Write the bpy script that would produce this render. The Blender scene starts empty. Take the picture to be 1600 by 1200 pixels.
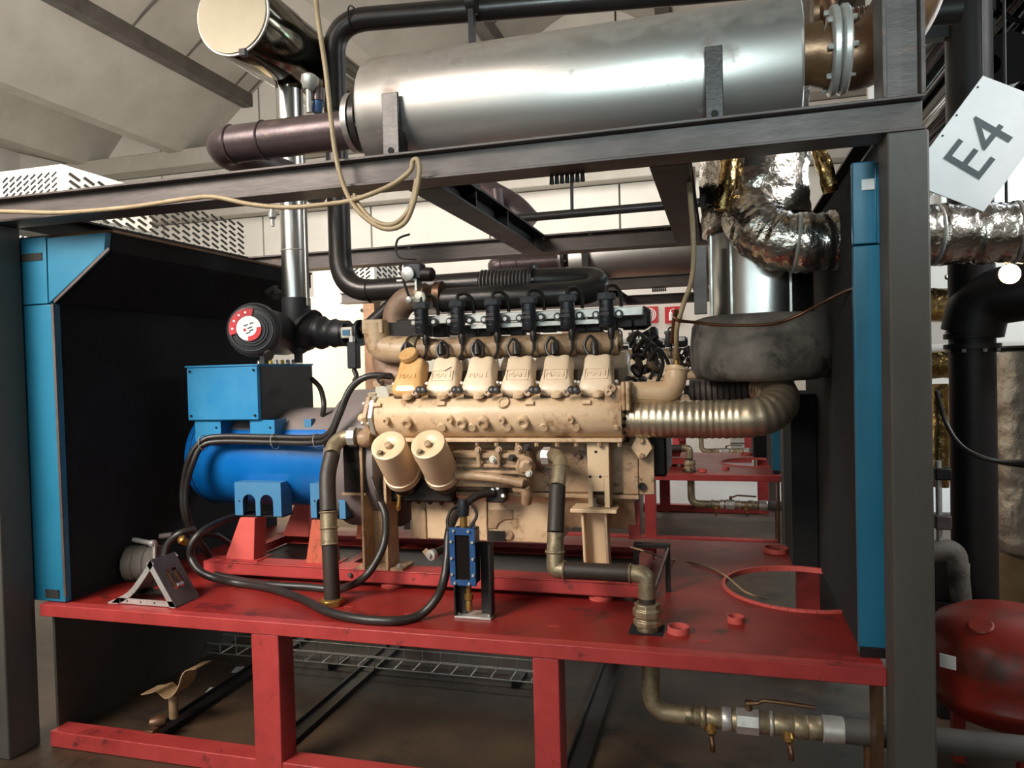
import bpy, bmesh, math, random
from mathutils import Vector, Matrix
R = math.radians
sc = bpy.context.scene
col = sc.collection
rnd = random.Random(11)

# ------------------------------------------------------------------ camera, world, lights, exposure
YAW, PITCH, ROLL, FPX = R(15.69), R(1.31), R(-1.487), 1152.0
CAM = Vector((0, 0, 1.5))
_F = Vector((-math.sin(YAW)*math.cos(PITCH), math.cos(YAW)*math.cos(PITCH), -math.sin(PITCH)))
_R0 = Vector((math.cos(YAW), math.sin(YAW), 0)); _U0 = _R0.cross(_F)
_R = _R0*math.cos(ROLL)+_U0*math.sin(ROLL); _U = -_R0*math.sin(ROLL)+_U0*math.cos(ROLL)
cam_d = bpy.data.cameras.new('camera'); cam = bpy.data.objects.new('camera', cam_d); col.objects.link(cam)
cam.matrix_world = Matrix(((_R.x, _U.x, -_F.x, CAM.x), (_R.y, _U.y, -_F.y, CAM.y), (_R.z, _U.z, -_F.z, CAM.z), (0, 0, 0, 1)))
cam_d.sensor_fit = 'HORIZONTAL'; cam_d.sensor_width = 36; cam_d.lens = 36*FPX/1600; cam_d.clip_end = 100
sc.camera = cam
sc.view_settings.view_transform = 'Standard'; sc.view_settings.look = 'None'
sc.view_settings.gamma = 1; sc.view_settings.use_curve_mapping = False
sc.view_settings.exposure = 0.0
w = bpy.data.worlds.new('world'); sc.world = w; w.use_nodes = True
w.node_tree.nodes['Background'].inputs[0].default_value = (0.80, 0.87, 1.0, 1)
w.node_tree.nodes['Background'].inputs[1].default_value = 0.13

def area(name, loc, target, sx, sy, power, color):
    d = bpy.data.lights.new(name, 'AREA'); d.shape = 'RECTANGLE'; d.size = sx; d.size_y = sy; d.energy = power; d.color = color
    o = bpy.data.objects.new(name, d); col.objects.link(o); o.location = loc
    o.rotation_euler = (Vector(target)-Vector(loc)).to_track_quat('-Z', 'Y').to_euler()
    return o
area('hall_lamp_front', (-3.6, -0.9, 3.9), (-2.0, 2.85, 1.25), 2.6, 1.8, 54, (1.0, 0.93, 0.85)).data.spread = R(50)
area('door_daylight_front', (-1.0, -4.5, 2.3), (-0.6, 3.0, 2.2), 7.5, 0.9, 60, (0.62, 0.92, 1.0))
area('sign_fill', (3.4, 0.6, 4.2), (1.08, 2.5, 2.25), 0.6, 0.5, 3.2, (0.95, 0.98, 1.0)).data.spread = R(20)  # added narrow fill that brightens the sign plate, no window there
area('silencer_fill', (0.5, -2.6, 2.7), (-0.1, 2.4, 2.7), 1.6, 0.4, 6.5, (0.72, 0.95, 1.0)).data.spread = R(24)  # added narrow fill for a streak on the silencer's right part
area('wall_bounce_fill', (-0.8, -2.6, 3.2), (-0.8, -4.6, 2.4), 3.0, 1.0, 80, (0.9, 0.97, 1.0))  # added fill aimed at the front wall, making it a soft reflector
area('hall_lamp_far', (-4.5, 11.5, 5.4), (-4.5, 12.6, 0), 9.0, 2.0, 280, (1.0, 0.95, 0.88))
area('ceiling_fill', (-6.5, 1.0, 3.2), (-8.5, 7.0, 7.6), 5.0, 4.0, 820, (1.0, 0.95, 0.88))  # added upward fill that brightens the ceiling
area('hall_lamp_aisle', (-5.2, 5.0, 4.4), (-4.6, 7.0, 1.2), 1.2, 1.2, 110, (1.0, 0.9, 0.74)).data.spread = R(100)
area('foil_vessel_fill', (4.8, 2.4, 4.4), (1.7, 4.2, 1.2), 2.0, 1.4, 50, (0.95, 0.97, 1.0)).data.spread = R(90)  # added fill that brightens the foil vessel, no window there
area('window_daylight_right', (5.5, 9.0, 4.0), (1.5, 8.5, 0.5), 4.0, 2.0, 260, (0.85, 0.94, 1.0))

# ------------------------------------------------------------------ point finders on real planes
def ray(px, py): return _R*((px-800)/FPX) - _U*((py-600)/FPX) + _F
def P(px, py, Y): d = ray(px, py); return CAM+d*(Y/d.y)
def PX(px, py, X): d = ray(px, py); return CAM+d*(X/d.x)
def PZ(px, py, Z): d = ray(px, py); return CAM+d*((Z-1.5)/d.z)
def rad(p, n): return n*((p-CAM).dot(_F))/FPX
def cfit(p1, p2, Y0):               # height and radius of a pipe along X from its upper and lower edge
    a = [math.atan2(ray(*p).z, ray(*p).y) for p in (p1, p2)]
    m, h = (a[0]+a[1])/2, abs(a[0]-a[1])/2
    return 1.5+Y0*math.tan(m), Y0/math.cos(m)*math.sin(h)
def hitx(px, py, Y0, Z0, r):        # point and normal on a cylinder along X
    d = ray(px, py); a = d.y**2+d.z**2; b = 2*(d.y*(-Y0)+d.z*(1.5-Z0)); c = Y0**2+(1.5-Z0)**2-r*r
    D = max(b*b-4*a*c, 0); t = (-b-math.sqrt(D))/(2*a); p = CAM+d*t
    return p, Vector((0, p.y-Y0, p.z-Z0)).normalized()

# ------------------------------------------------------------------ materials
def lin(c): return tuple(((v/255)/12.92 if v/255 <= .04045 else ((v/255+.055)/1.055)**2.4) for v in c)+(1,)
MATS = {}
def mat(name, c1, c2=None, scale=5, metal=0.0, rough=0.5, bump=0.0, bscale=60, spots=None, emit=None, stretch=None, rvar=0.1, coat=0):
    m = bpy.data.materials.new(name); m.use_nodes = True; nt = m.node_tree; N = nt.nodes; L = nt.links
    b = N['Principled BSDF']; b.inputs['Metallic'].default_value = metal; b.inputs['Roughness'].default_value = rough
    if coat: b.inputs['Coat Weight'].default_value = coat
    tc = N.new('ShaderNodeTexCoord'); mp = N.new('ShaderNodeMapping'); L.new(tc.outputs['Object'], mp.inputs[0])
    if stretch: mp.inputs['Scale'].default_value = stretch
    no = N.new('ShaderNodeTexNoise'); no.inputs['Scale'].default_value = scale; no.inputs['Detail'].default_value = 6; no.inputs['Roughness'].default_value = .65
    L.new(mp.outputs[0], no.inputs['Vector'])
    rp = N.new('ShaderNodeValToRGB'); rp.color_ramp.elements[0].position = .35; rp.color_ramp.elements[1].position = .68
    rp.color_ramp.elements[0].color = lin(c1); rp.color_ramp.elements[1].color = lin(c2 or c1)
    L.new(no.outputs['Fac'], rp.inputs[0]); cout = rp.outputs[0]
    if spots:
        ss, th, scol = spots
        n2 = N.new('ShaderNodeTexNoise'); n2.inputs['Scale'].default_value = ss; n2.inputs['Detail'].default_value = 8; n2.inputs['Roughness'].default_value = .7
        L.new(mp.outputs[0], n2.inputs['Vector'])
        r2 = N.new('ShaderNodeValToRGB'); r2.color_ramp.elements[0].position = th; r2.color_ramp.elements[1].position = min(th+.09, 1)
        L.new(n2.outputs['Fac'], r2.inputs[0])
        mx = N.new('ShaderNodeMix'); mx.data_type = 'RGBA'; L.new(r2.outputs[0], mx.inputs[0]); L.new(cout, mx.inputs[6]); mx.inputs[7].default_value = lin(scol)
        cout = mx.outputs[2]
        if metal > .4:
            m3 = N.new('ShaderNodeMapRange'); m3.inputs[3].default_value = metal; m3.inputs[4].default_value = .2
            L.new(r2.outputs[0], m3.inputs[0]); L.new(m3.outputs[0], b.inputs['Metallic'])
    L.new(cout, b.inputs['Base Color'])
    if rvar:
        mr = N.new('ShaderNodeMapRange'); mr.inputs[3].default_value = max(rough-rvar, .03); mr.inputs[4].default_value = min(rough+rvar, 1)
        L.new(no.outputs['Fac'], mr.inputs[0]); L.new(mr.outputs[0], b.inputs['Roughness'])
    if bump:
        n3 = N.new('ShaderNodeTexNoise'); n3.inputs['Scale'].default_value = bscale; n3.inputs['Detail'].default_value = 4
        L.new(mp.outputs[0], n3.inputs['Vector'])
        bp = N.new('ShaderNodeBump'); bp.inputs['Strength'].default_value = bump; bp.inputs['Distance'].default_value = .01
        L.new(n3.outputs['Fac'], bp.inputs['Height']); L.new(bp.outputs[0], b.inputs['Normal'])
    if emit:
        b.inputs['Emission Color'].default_value = lin(emit[:3]); b.inputs['Emission Strength'].default_value = emit[3]
    MATS[name] = m; return m
cream = mat('cream_paint', (214, 186, 152), (192, 160, 124), 5, 0, .42, .15, 50, (8, .56, (150, 116, 84)))
cream_dirty = mat('oily_cream_paint', (188, 158, 124), (134, 104, 78), 7, 0, .45, .25, 60, (12, .57, (72, 52, 38)))
cream_clean = mat('clean_cream_paint', (222, 196, 160), (210, 180, 144), 4, 0, .35, .05, 50)
cream_oil = mat('oil_stained_paint', (190, 140, 82), (214, 176, 122), 9, 0, .22, .1, 50)
cream_valve = mat('cover_paint', (226, 204, 176), (210, 184, 152), 5, 0, .38, .06, 50, (22, .74, (110, 84, 56)))
blue = mat('blue_panel_paint', (28, 104, 134), (36, 114, 144), 4, 0, .4, .05, 40, (25, .74, (110, 150, 160)))
blue_gen = mat('generator_blue_paint', (4, 92, 166), (12, 104, 174), 4, 0, .32, .05, 40)
blue_dust = mat('terminal_box_blue', (20, 116, 166), (46, 130, 172), 6, 0, .45, .05, 40, (7, .62, (20, 110, 165)))
blue_foot = mat('foot_bracket_blue', (58, 114, 156), (70, 124, 160), 6, 0, .45, .05, 40, (40, .7, (40, 60, 90)))
blue_reg = mat('regulator_blue', (30, 66, 114), (40, 80, 128), 8, 0, .4)
red = mat('red_paint', (146, 37, 31), (118, 30, 26), 3, 0, .42, .06, 30, (5, .56, (72, 24, 21)))
red_edge = mat('red_edge_paint', (178, 62, 60), (150, 44, 42), 5, 0, .5, .06, 30, (11, .58, (92, 36, 34)))
red_pale = mat('faded_red_paint', (206, 92, 84), (186, 78, 70), 6, 0, .5, .05, 30, (16, .68, (130, 60, 50)))
red_rust = mat('rusty_red_paint', (190, 92, 66), (170, 80, 56), 12, 0, .6, .1, 40, (24, .55, (120, 70, 50)))
red_tank = mat('tank_red_paint', (150, 38, 26), (118, 36, 26), 3, 0, .4, .04, 30, (4, .52, (96, 48, 36)))
steel = mat('dark_frame_steel', (98, 88, 84), (70, 61, 58), 7, .2, .5, .12, 70, (11, .62, (128, 100, 88)), stretch=(.35, 1, 1))
steel_v = mat('grey_post_paint', (94, 90, 84), (78, 74, 70), 3, .1, .55, .06, 60, (6, .68, (92, 74, 62)), stretch=(1, 1, .35))
steel_blk = mat('black_steel', (30, 26, 26), (20, 18, 18), 6, .2, .5, .05, 60)
pipe_blk = mat('black_pipe_paint', (58, 53, 51), (46, 42, 40), 5, .45, .34, .06, 80, (8, .68, (84, 68, 58)))
pipe_brown = mat('brown_scaled_pipe', (98, 82, 82), (78, 66, 68), 5, .5, .36, .1, 70, (5, .62, (118, 96, 82)))
rusty = mat('heat_rusted_steel', (120, 88, 60), (86, 62, 48), 7, .55, .4, .1, 60, (9, .6, (70, 46, 36)))
rust_cream = mat('rusted_cream_elbow', (164, 134, 110), (126, 98, 80), 8, .1, .5, .2, 60, (11, .55, (96, 62, 44)))
stain = mat('brushed_stainless', (198, 192, 186), (180, 175, 170), 3, .92, .40, .03, 120, (5, .66, (130, 104, 84)), stretch=(1, 6, 6), rvar=.07)
stain_v = mat('bright_stainless_duct', (205, 203, 200), (190, 188, 184), 3, 1, .26, .02, 60, stretch=(6, 6, 1), rvar=.05)
stain_dk = mat('dark_polished_steel', (120, 112, 96), (96, 88, 76), 3, 1, .12, .03, 14, rvar=.05)
galv = mat('galvanised_fitting', (172, 158, 130), (126, 110, 86), 16, .65, .45, .15, 60, (14, .56, (92, 74, 54)))
zinc = mat('zinc_grey', (206, 204, 198), (176, 172, 166), 14, .6, .4, .1, 60)
alu = mat('aluminium_casting', (204, 200, 188), (176, 170, 156), 12, .6, .4, .15, 60)
flexm = mat('flex_duct_foil', (224, 208, 182), (204, 186, 158), 9, .9, .36, .06, 90)
foil = mat('crumpled_foil', (226, 218, 208), (204, 194, 182), 8, 1, .22, .9, 22, rvar=.08)
foil_gold = mat('aged_gold_foil', (206, 176, 118), (150, 124, 84), 8, 1, .2, .9, 22)
blanket_m = mat('insulation_blanket', (122, 115, 106), (72, 66, 60), 5, 0, .75, .6, 16, (4, .53, (48, 43, 38)))
rubber = mat('black_rubber', (34, 30, 28), (44, 39, 36), 8, 0, .42, .05, 60)
hose = mat('dusty_brown_hose', (52, 41, 34), (42, 33, 28), 9, 0, .55, .15, 90)
plastic = mat('black_plastic', (30, 32, 38), (40, 42, 48), 8, 0, .38, .05, 60)
cap_grey = mat('grey_coil_cap', (74, 76, 80), (60, 62, 66), 8, 0, .5, .05, 60)
filt = mat('filter_black', (44, 44, 48), (36, 36, 38), 6, 0, .45, .05, 40)
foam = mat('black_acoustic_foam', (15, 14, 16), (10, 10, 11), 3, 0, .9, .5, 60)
foam_grey = mat('torn_grey_foam', (92, 86, 78), (52, 48, 44), 9, 0, .95, .9, 30)
dark_in = mat('oily_dark_metal', (40, 32, 27), (28, 22, 20), 8, .3, .5, .2, 40)
concrete = mat('ceiling_concrete', (186, 180, 170), (170, 163, 152), 1.2, 0, .85, .08, 20, (2.2, .68, (150, 143, 134)))
rib_m = mat('dark_ceiling_rib', (104, 98, 92), (84, 78, 72), 3, 0, .8, .08, 20)
white_wall = mat('white_wall_panel', (226, 221, 212), (214, 208, 198), 1.0, 0, .8, .05, 20)
joint_m = mat('wall_joint', (120, 112, 104), (104, 98, 92), 2, 0, .8)
floor_m = mat('dirty_floor', (84, 64, 46), (46, 35, 26), 1.1, 0, .6, .12, 26, (1.7, .52, (30, 24, 20)), rvar=.15)
floor_pale = mat('pale_daylit_floor', (186, 186, 186), (170, 169, 168), .8, 0, .35, .04, 26)  # far floor colour made pale to carry the reflected daylight
panel_grey = mat('grey_side_panel', (74, 68, 62), (60, 55, 50), 3, 0, .6, .06, 40)
cream_cab = mat('cream_cabinet_paint', (232, 216, 182), (226, 208, 172), 2, 0, .5)
cap_m = mat('cream_cap_paint', (226, 208, 176), (214, 196, 164), 3, 0, .5)
head_m = mat('grimy_head_casting', (118, 94, 76), (78, 60, 50), 9, .2, .5, .25, 60)
white_cab = mat('white_cabinet_paint', (232, 230, 222), (222, 219, 210), 3, 0, .5)
slot_m = mat('dark_slot', (40, 37, 34), (30, 28, 26), 5, 0, .9)
white_p = mat('white_plate', (226, 226, 224), (212, 212, 212), 4, 0, .3, .04, 30, (18, .72, (170, 170, 168)), coat=.4)
ink = mat('dark_lettering', (66, 74, 76), (58, 66, 68), 8, 0, .5)
red_sign = mat('sign_red', (196, 34, 40), (188, 30, 38), 3, 0, .4)
white_sign = mat('sign_white', (240, 238, 236), None, 3, 0, .4)
cable_b = mat('beige_cable', (168, 148, 116), (150, 128, 96), 12, 0, .5)
copper = mat('copper_tube', (124, 86, 64), (100, 70, 54), 10, .8, .35)
brass = mat('brass_fitting', (190, 150, 84), (160, 120, 64), 14, .8, .35, .1, 60)
yellow = mat('yellow_cap', (220, 190, 90), None, 5, 0, .5)
tan_strip = mat('tan_steel_strap', (164, 138, 104), (134, 108, 80), 10, .1, .5, .1, 60)
foil_soft = mat('dull_foil_jacket', (232, 226, 216), (206, 198, 186), 8, .75, .38, .8, 16)
black_gloss = mat('glossy_black_cladding', (16, 17, 22), (24, 25, 30), 2, .1, .1, .15, 5)
sky_m = mat('window_glow', (190, 255, 245), None, 2, 0, .5, emit=(200, 255, 245, 9))
streak_glow = mat('added_strip_glow', (235, 245, 255), None, 2, 0, .5, emit=(225, 240, 255, 5))  # glow of the added strip that streaks the black roof pipes
lamp_m = mat('lamp_glow', (255, 220, 170), None, 2, 0, .5, emit=(255, 214, 150, 22))
dusty_grey = mat('dusty_generator_top', (124, 112, 108), (104, 96, 96), 4, .0, .5, .06, 40)

def soil(m, masks):                  # stains with their own shape: (point or None, radius, colour, z start)
    nt = m.node_tree; N = nt.nodes; L = nt.links; b = N['Principled BSDF']; tc = N.new('ShaderNodeTexCoord')
    no = N.new('ShaderNodeTexNoise'); no.inputs['Scale'].default_value = 14; no.inputs['Detail'].default_value = 6; L.new(tc.outputs['Object'], no.inputs['Vector'])
    for pt_, rad_, c, z0 in masks:
        if pt_ is not None:
            v = N.new('ShaderNodeVectorMath'); v.operation = 'DISTANCE'; L.new(tc.outputs['Object'], v.inputs[0]); v.inputs[1].default_value = pt_; val = v.outputs['Value']; f0, f1, t0, t1 = rad_, 0, -.35, .75
        else:
            v = N.new('ShaderNodeSeparateXYZ'); L.new(tc.outputs['Object'], v.inputs[0]); val = v.outputs['Z']; f0, f1, t0, t1 = z0, z0+rad_, -.35, .55
        mr = N.new('ShaderNodeMapRange'); L.new(val, mr.inputs[0])
        for i, q in enumerate((f0, f1, t0, t1)): mr.inputs[i+1].default_value = q
        ad = N.new('ShaderNodeMath'); ad.operation = 'ADD'; ad.use_clamp = True; L.new(mr.outputs[0], ad.inputs[0])
        nm = N.new('ShaderNodeMapRange'); L.new(no.outputs['Fac'], nm.inputs[0])
        for i, q in enumerate((.3, .7, -.3, .45)): nm.inputs[i+1].default_value = q
        L.new(nm.outputs[0], ad.inputs[1])
        src = b.inputs['Base Color'].links[0].from_socket
        mx = N.new('ShaderNodeMix'); mx.data_type = 'RGBA'; L.new(ad.outputs[0], mx.inputs[0]); L.new(src, mx.inputs[6]); mx.inputs[7].default_value = lin(c); L.new(mx.outputs[2], b.inputs['Base Color'])
        sm = b.inputs['Metallic'].links[0].from_socket if b.inputs['Metallic'].links else None
        mm = N.new('ShaderNodeMix'); L.new(ad.outputs[0], mm.inputs[0])
        if sm: L.new(sm, mm.inputs[2])
        else: mm.inputs[2].default_value = b.inputs['Metallic'].default_value
        mm.inputs[3].default_value = .25; L.new(mm.outputs[0], b.inputs['Metallic'])

# ------------------------------------------------------------------ mesh builder
def perp(a):
    a = a.normalized(); t = Vector((0, 0, 1)) if abs(a.z) < .9 else Vector((1, 0, 0))
    u = a.cross(t).normalized(); return u, a.cross(u).normalized()
class MB:
    def __init__(s): s.v = []; s.f = []
    def add(s, vs, fs): o = len(s.v); s.v += [Vector(q) for q in vs]; s.f += [tuple(i+o for i in f) for f in fs]; return s
    def box(s, x0, x1, y0, y1, z0, z1):
        if x0 > x1: x0, x1 = x1, x0
        if y0 > y1: y0, y1 = y1, y0
        if z0 > z1: z0, z1 = z1, z0
        return s.add([(x, y, z) for x in (x0, x1) for y in (y0, y1) for z in (z0, z1)],
                     [(0, 1, 3, 2), (4, 6, 7, 5), (0, 4, 5, 1), (2, 3, 7, 6), (0, 2, 6, 4), (1, 5, 7, 3)])
    def cbox(s, c, dx, dy, dz, M=None):        # box about a centre with half sizes, axes from M rows
        c = Vector(c); ax = M or (Vector((1, 0, 0)), Vector((0, 1, 0)), Vector((0, 0, 1)))
        return s.add([c+ax[0]*dx*i+ax[1]*dy*j+ax[2]*dz*k for i in (-1, 1) for j in (-1, 1) for k in (-1, 1)],
                     [(0, 1, 3, 2), (4, 6, 7, 5), (0, 4, 5, 1), (2, 3, 7, 6), (0, 2, 6, 4), (1, 5, 7, 3)])
    def prism(s, pts, vec):
        vec = Vector(vec); pts = [Vector(p) for p in pts]; n = len(pts)
        return s.add(pts+[p+vec for p in pts], [tuple(range(n))[::-1], tuple(range(n, 2*n))]+[(i, (i+1) % n, (i+1) % n+n, i+n) for i in range(n)])
    def lathe(s, prof, org, axis, n=24, jit=0.0, cap=True):
        org = Vector(org); a = Vector(axis).normalized(); u, v = perp(a); vs = []; fs = []
        for d, r in prof:
            for k in range(n):
                t = 2*math.pi*k/n; rr = r*(1+rnd.uniform(-jit, jit)); vs.append(org+a*d+(u*math.cos(t)+v*math.sin(t))*rr)
        m = len(prof)
        for i in range(m-1):
            for k in range(n): fs.append((i*n+k, i*n+(k+1) % n, (i+1)*n+(k+1) % n, (i+1)*n+k))
        if cap:
            if prof[0][1] > 1e-5: fs.append(tuple(range(n))[::-1])
            if prof[-1][1] > 1e-5: fs.append(tuple(range((m-1)*n, m*n)))
        return s.add(vs, fs)
    def cyl(s, p0, p1, r0, r1=None, n=20):
        p0 = Vector(p0); p1 = Vector(p1); return s.lathe([(0, r0), ((p1-p0).length, r0 if r1 is None else r1)], p0, p1-p0, n)
    def tube(s, pts, r, n=14, jit=0.0, cap=True):
        pts = [Vector(p) for p in pts]; m = len(pts); rs = r if isinstance(r, (list, tuple)) else [r]*m
        T = [(pts[min(i+1, m-1)]-pts[max(i-1, 0)]).normalized() for i in range(m)]
        u, _ = perp(T[0]); vs = []; fs = []
        for i in range(m):
            u = (u-T[i]*u.dot(T[i])).normalized(); v = T[i].cross(u)
            for k in range(n):
                t = 2*math.pi*k/n; rr = rs[i]*(1+rnd.uniform(-jit, jit)); vs.append(pts[i]+(u*math.cos(t)+v*math.sin(t))*rr)
        for i in range(m-1):
            for k in range(n): fs.append((i*n+k, i*n+(k+1) % n, (i+1)*n+(k+1) % n, (i+1)*n+k))
        if cap: fs += [tuple(range(n))[::-1], tuple(range((m-1)*n, m*n))]
        return s.add(vs, fs)
    def ring(s, c, axis, r, tr, n=28, k=8):
        c = Vector(c); u, v = perp(Vector(axis)); a = Vector(axis).normalized(); vs = []; fs = []
        for i in range(n):
            t = 2*math.pi*i/n; d = u*math.cos(t)+v*math.sin(t)
            for j in range(k):
                q = 2*math.pi*j/k; vs.append(c+d*(r+tr*math.cos(q))+a*tr*math.sin(q))
        for i in range(n):
            for j in range(k): fs.append((i*k+j, i*k+(j+1) % k, ((i+1) % n)*k+(j+1) % k, ((i+1) % n)*k+j))
        return s.add(vs, fs)
    def build(s, name, m, parent=None, bevel=0, flat=False, ang=38, kind=None, label=None):
        off = Vector((0, 0, 0)); q = parent
        while q is not None: off += Vector(q.location); q = q.parent
        me = bpy.data.meshes.new(name); me.from_pydata([v-off for v in s.v], [], s.f)
        bm = bmesh.new(); bm.from_mesh(me); bmesh.ops.recalc_face_normals(bm, faces=bm.faces); bm.to_mesh(me); bm.free()
        me.materials.append(m); o = bpy.data.objects.new(name, me); col.objects.link(o); o.parent = parent
        if not flat:
            for p in me.polygons: p.use_smooth = True
            me.set_sharp_from_angle(angle=R(ang))
        if bevel:
            b = o.modifiers.new('bevel', 'BEVEL'); b.width = bevel; b.segments = 2; b.limit_method = 'ANGLE'; b.angle_limit = R(40)
        if kind: o['kind'] = kind
        if label: o['label'] = label
        return o
def spl(pts, k=6):                       # smooth curve through the points
    pts = [Vector(p) for p in pts]; out = []
    for i in range(len(pts)-1):
        a, b, c, d = pts[max(i-1, 0)], pts[i], pts[i+1], pts[min(i+2, len(pts)-1)]
        for j in range(k):
            t = j/k; out.append(.5*((2*b)+(c-a)*t+(2*a-5*b+4*c-d)*t*t+(3*b-a-3*c+d)*t**3))
    return out+[pts[-1]]
def fil(pts, r, k=7):                    # straight runs with rounded elbows
    pts = [Vector(p) for p in pts]; out = [pts[0]]
    for i in range(1, len(pts)-1):
        a = (pts[i-1]-pts[i]); b = (pts[i+1]-pts[i]); rr = min(r, a.length*.49, b.length*.49)
        p0 = pts[i]+a.normalized()*rr; p1 = pts[i]+b.normalized()*rr
        for j in range(k+1):
            t = j/k; out.append(p0*(1-t)**2+pts[i]*2*t*(1-t)+p1*t*t)
    return out+[pts[-1]]
def dense(pts, step):
    out = []
    for a, b in zip(pts, pts[1:]):
        n = max(1, int((b-a).length/step)); out += [a.lerp(b, i/n) for i in range(n)]
    return out+[pts[-1]]
def thing(name, label, cat, loc=(0, 0, 0), group=None):
    o = bpy.data.objects.new(name, None); col.objects.link(o); o.location = loc; o.empty_display_size = .05
    o['label'] = label; o['category'] = cat
    if group: o['group'] = group
    return o
def tag(o, label, cat, group=None):
    o['label'] = label; o['category'] = cat
    if group: o['group'] = group
    return o
def struct(o): o['kind'] = 'structure'; return o
def bolt(c, n, r=.008, h=.008, parent=None, m=None, name='bolt'):
    return MB().lathe([(0, r), (h, r), (h*1.2, r*.8)], c, n, 6).build(name, m or zinc, parent)
def rep(src, delta, parent=None, name=None):     # another copy of a part, sharing its mesh
    o = src.copy(); col.objects.link(o); o.parent = parent or src.parent; o.location = Vector(src.location)+Vector(delta)
    return o
def copy_tree(o, delta=(0, 0, 0), label=None, parent=None):
    c = o.copy(); col.objects.link(c)
    if parent is not None: c.parent = parent
    else: c.location = Vector(o.location)+Vector(delta)
    if label: c['label'] = label
    for ch in list(o.children): copy_tree(ch, parent=c)
    return c
def text(s, size, depth, M, name, m, parent):      # raised lettering; M maps text x,y,z to the world
    cu = bpy.data.curves.new('t', 'FONT'); cu.body = s; cu.size = size; cu.extrude = depth; cu.align_x = 'CENTER'; cu.align_y = 'CENTER'; cu.resolution_u = 3
    t = bpy.data.objects.new('t', cu); col.objects.link(t)
    bpy.context.view_layer.update()
    me = bpy.data.meshes.new_from_object(t.evaluated_get(bpy.context.evaluated_depsgraph_get()))
    vs = [M @ v.co for v in me.vertices]; fs = [tuple(p.vertices) for p in me.polygons]
    bpy.data.objects.remove(t); bpy.data.curves.remove(cu)
    return MB().add(vs, fs).build(name, m, parent, flat=True)
def frame_m(o, x, y):                              # matrix with text axes x, y at point o
    x = Vector(x).normalized(); y = Vector(y); y = (y-x*y.dot(x)).normalized(); z = x.cross(y)
    return Matrix(((x.x, y.x, z.x, o[0]), (x.y, y.y, z.y, o[1]), (x.z, y.z, z.z, o[2]), (0, 0, 0, 1)))
# ------------------------------------------------------------------ the hall
struct(MB().box(-17, 9, -4.6, 7.9, -.1, 0).build('floor', floor_m))
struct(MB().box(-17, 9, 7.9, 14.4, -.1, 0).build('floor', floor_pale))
struct(MB().box(-17, 9, -4.8, -4.6, 0, 8.5).build('wall_front', white_wall))
YB = 14.0
wb = struct(MB().box(-17, 9, YB+.03, YB+.3, 0, 8.5).build('wall_back', joint_m))
zl, zu = P(250, 340, YB).z, P(250, 262, YB).z
x0 = P(257, 350, YB).x; pw = P(412, 350, YB).x-x0
k = -2
while x0+k*pw < 8:
    a = x0+k*pw
    for z0, z1 in ((.02, 2.4), (2.43, zl-.2), (zl+.16, zu-.2), (zu+.2, 8.3)):
        MB().box(a+.02, a+pw-.02, YB-.03, YB+.05, z0, z1).build('panel', white_wall, wb, flat=True)
    k += 1
struct(MB().box(-17, 9, YB-.35, YB+.02, zl-.18, zl+.14).build('trim_1', concrete, bevel=.02))
struct(MB().box(-17, 9, YB-.5, YB+.02, zu-.18, zu+.18).build('trim_2', concrete, bevel=.02))
struct(MB().box(-16.3, -16, -4, YB, 0, 8.5).build('wall_left', white_wall))
rx, rz = P(390, 160, YB).x, P(390, 160, YB).z
ax, az = P(307, 247, YB).x, P(307, 247, YB).z
prof = [(-17, 7.2), (P(160, 267, YB).x-.25, az), (P(160, 267, YB).x, az), (P(205, 203, YB).x-.1, P(205, 203, YB).z), (ax-.3, az), (ax, az), (rx-.05, rz)]
ribs = []
def vault(xa, xb, z):
    return [(xa+(xb-xa)*i/12, z+.12+.75*math.sin(math.pi*i/12)) for i in range(13)]
x = rx
while x < 9:
    ribs.append((x, x+3.0)); prof += vault(x+.06, x+2.94, rz)
    prof += [(x+3.05, rz), (x+4.3, az), (x+4.6, az), (x+5.85, rz)]; x += 5.9
prof += [(x, rz)]
cl = struct(MB().prism([(px, -3.5, pz) for px, pz in prof]+[(x, -3.5, 9.2), (-17, -3.5, 9.2)], (0, YB+3.5, 0)).build('ceiling', concrete, ang=25))
sk = struct(MB().box(2.5, 3.3, 5.0, 12.5, 6.22, 6.34).build('added_glow_strip', white_cab))  # added glowing strip, there to put bright streaks on the black pipes
for i in range(5): MB().box(2.56, 3.24, 5.06+i*1.5, 6.44+i*1.5, 6.205, 6.218).build('pane', streak_glow, sk)
n = 3
for xa, xb in ribs:
    for q in (xa, xb):
        if q < 9: struct(MB().box(q-.14, q+.10, -3.4, YB-.02, rz-.12, rz+.2).build('trim_%d' % n, rib_m)); n += 1
for (px, py) in ((200, 35), (285, 95), (362, 142), (388, 157)):
    yy = PX(px, py, rx).y
    if yy > YB-.05: yy = YB-.15
    MB().tube([(q[0], yy, q[1]-.02) for q in vault(rx, rx+3.0, rz)], .035, 6).build('vault_rib', rib_m, cl)
for xa, xb in ribs[1:]:
    for yy in (5, 7.5, 10, 12.5):
        MB().tube([(q[0], yy, q[1]-.02) for q in vault(xa, xb, rz)], .035, 6).build('vault_rib', rib_m, cl)

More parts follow.
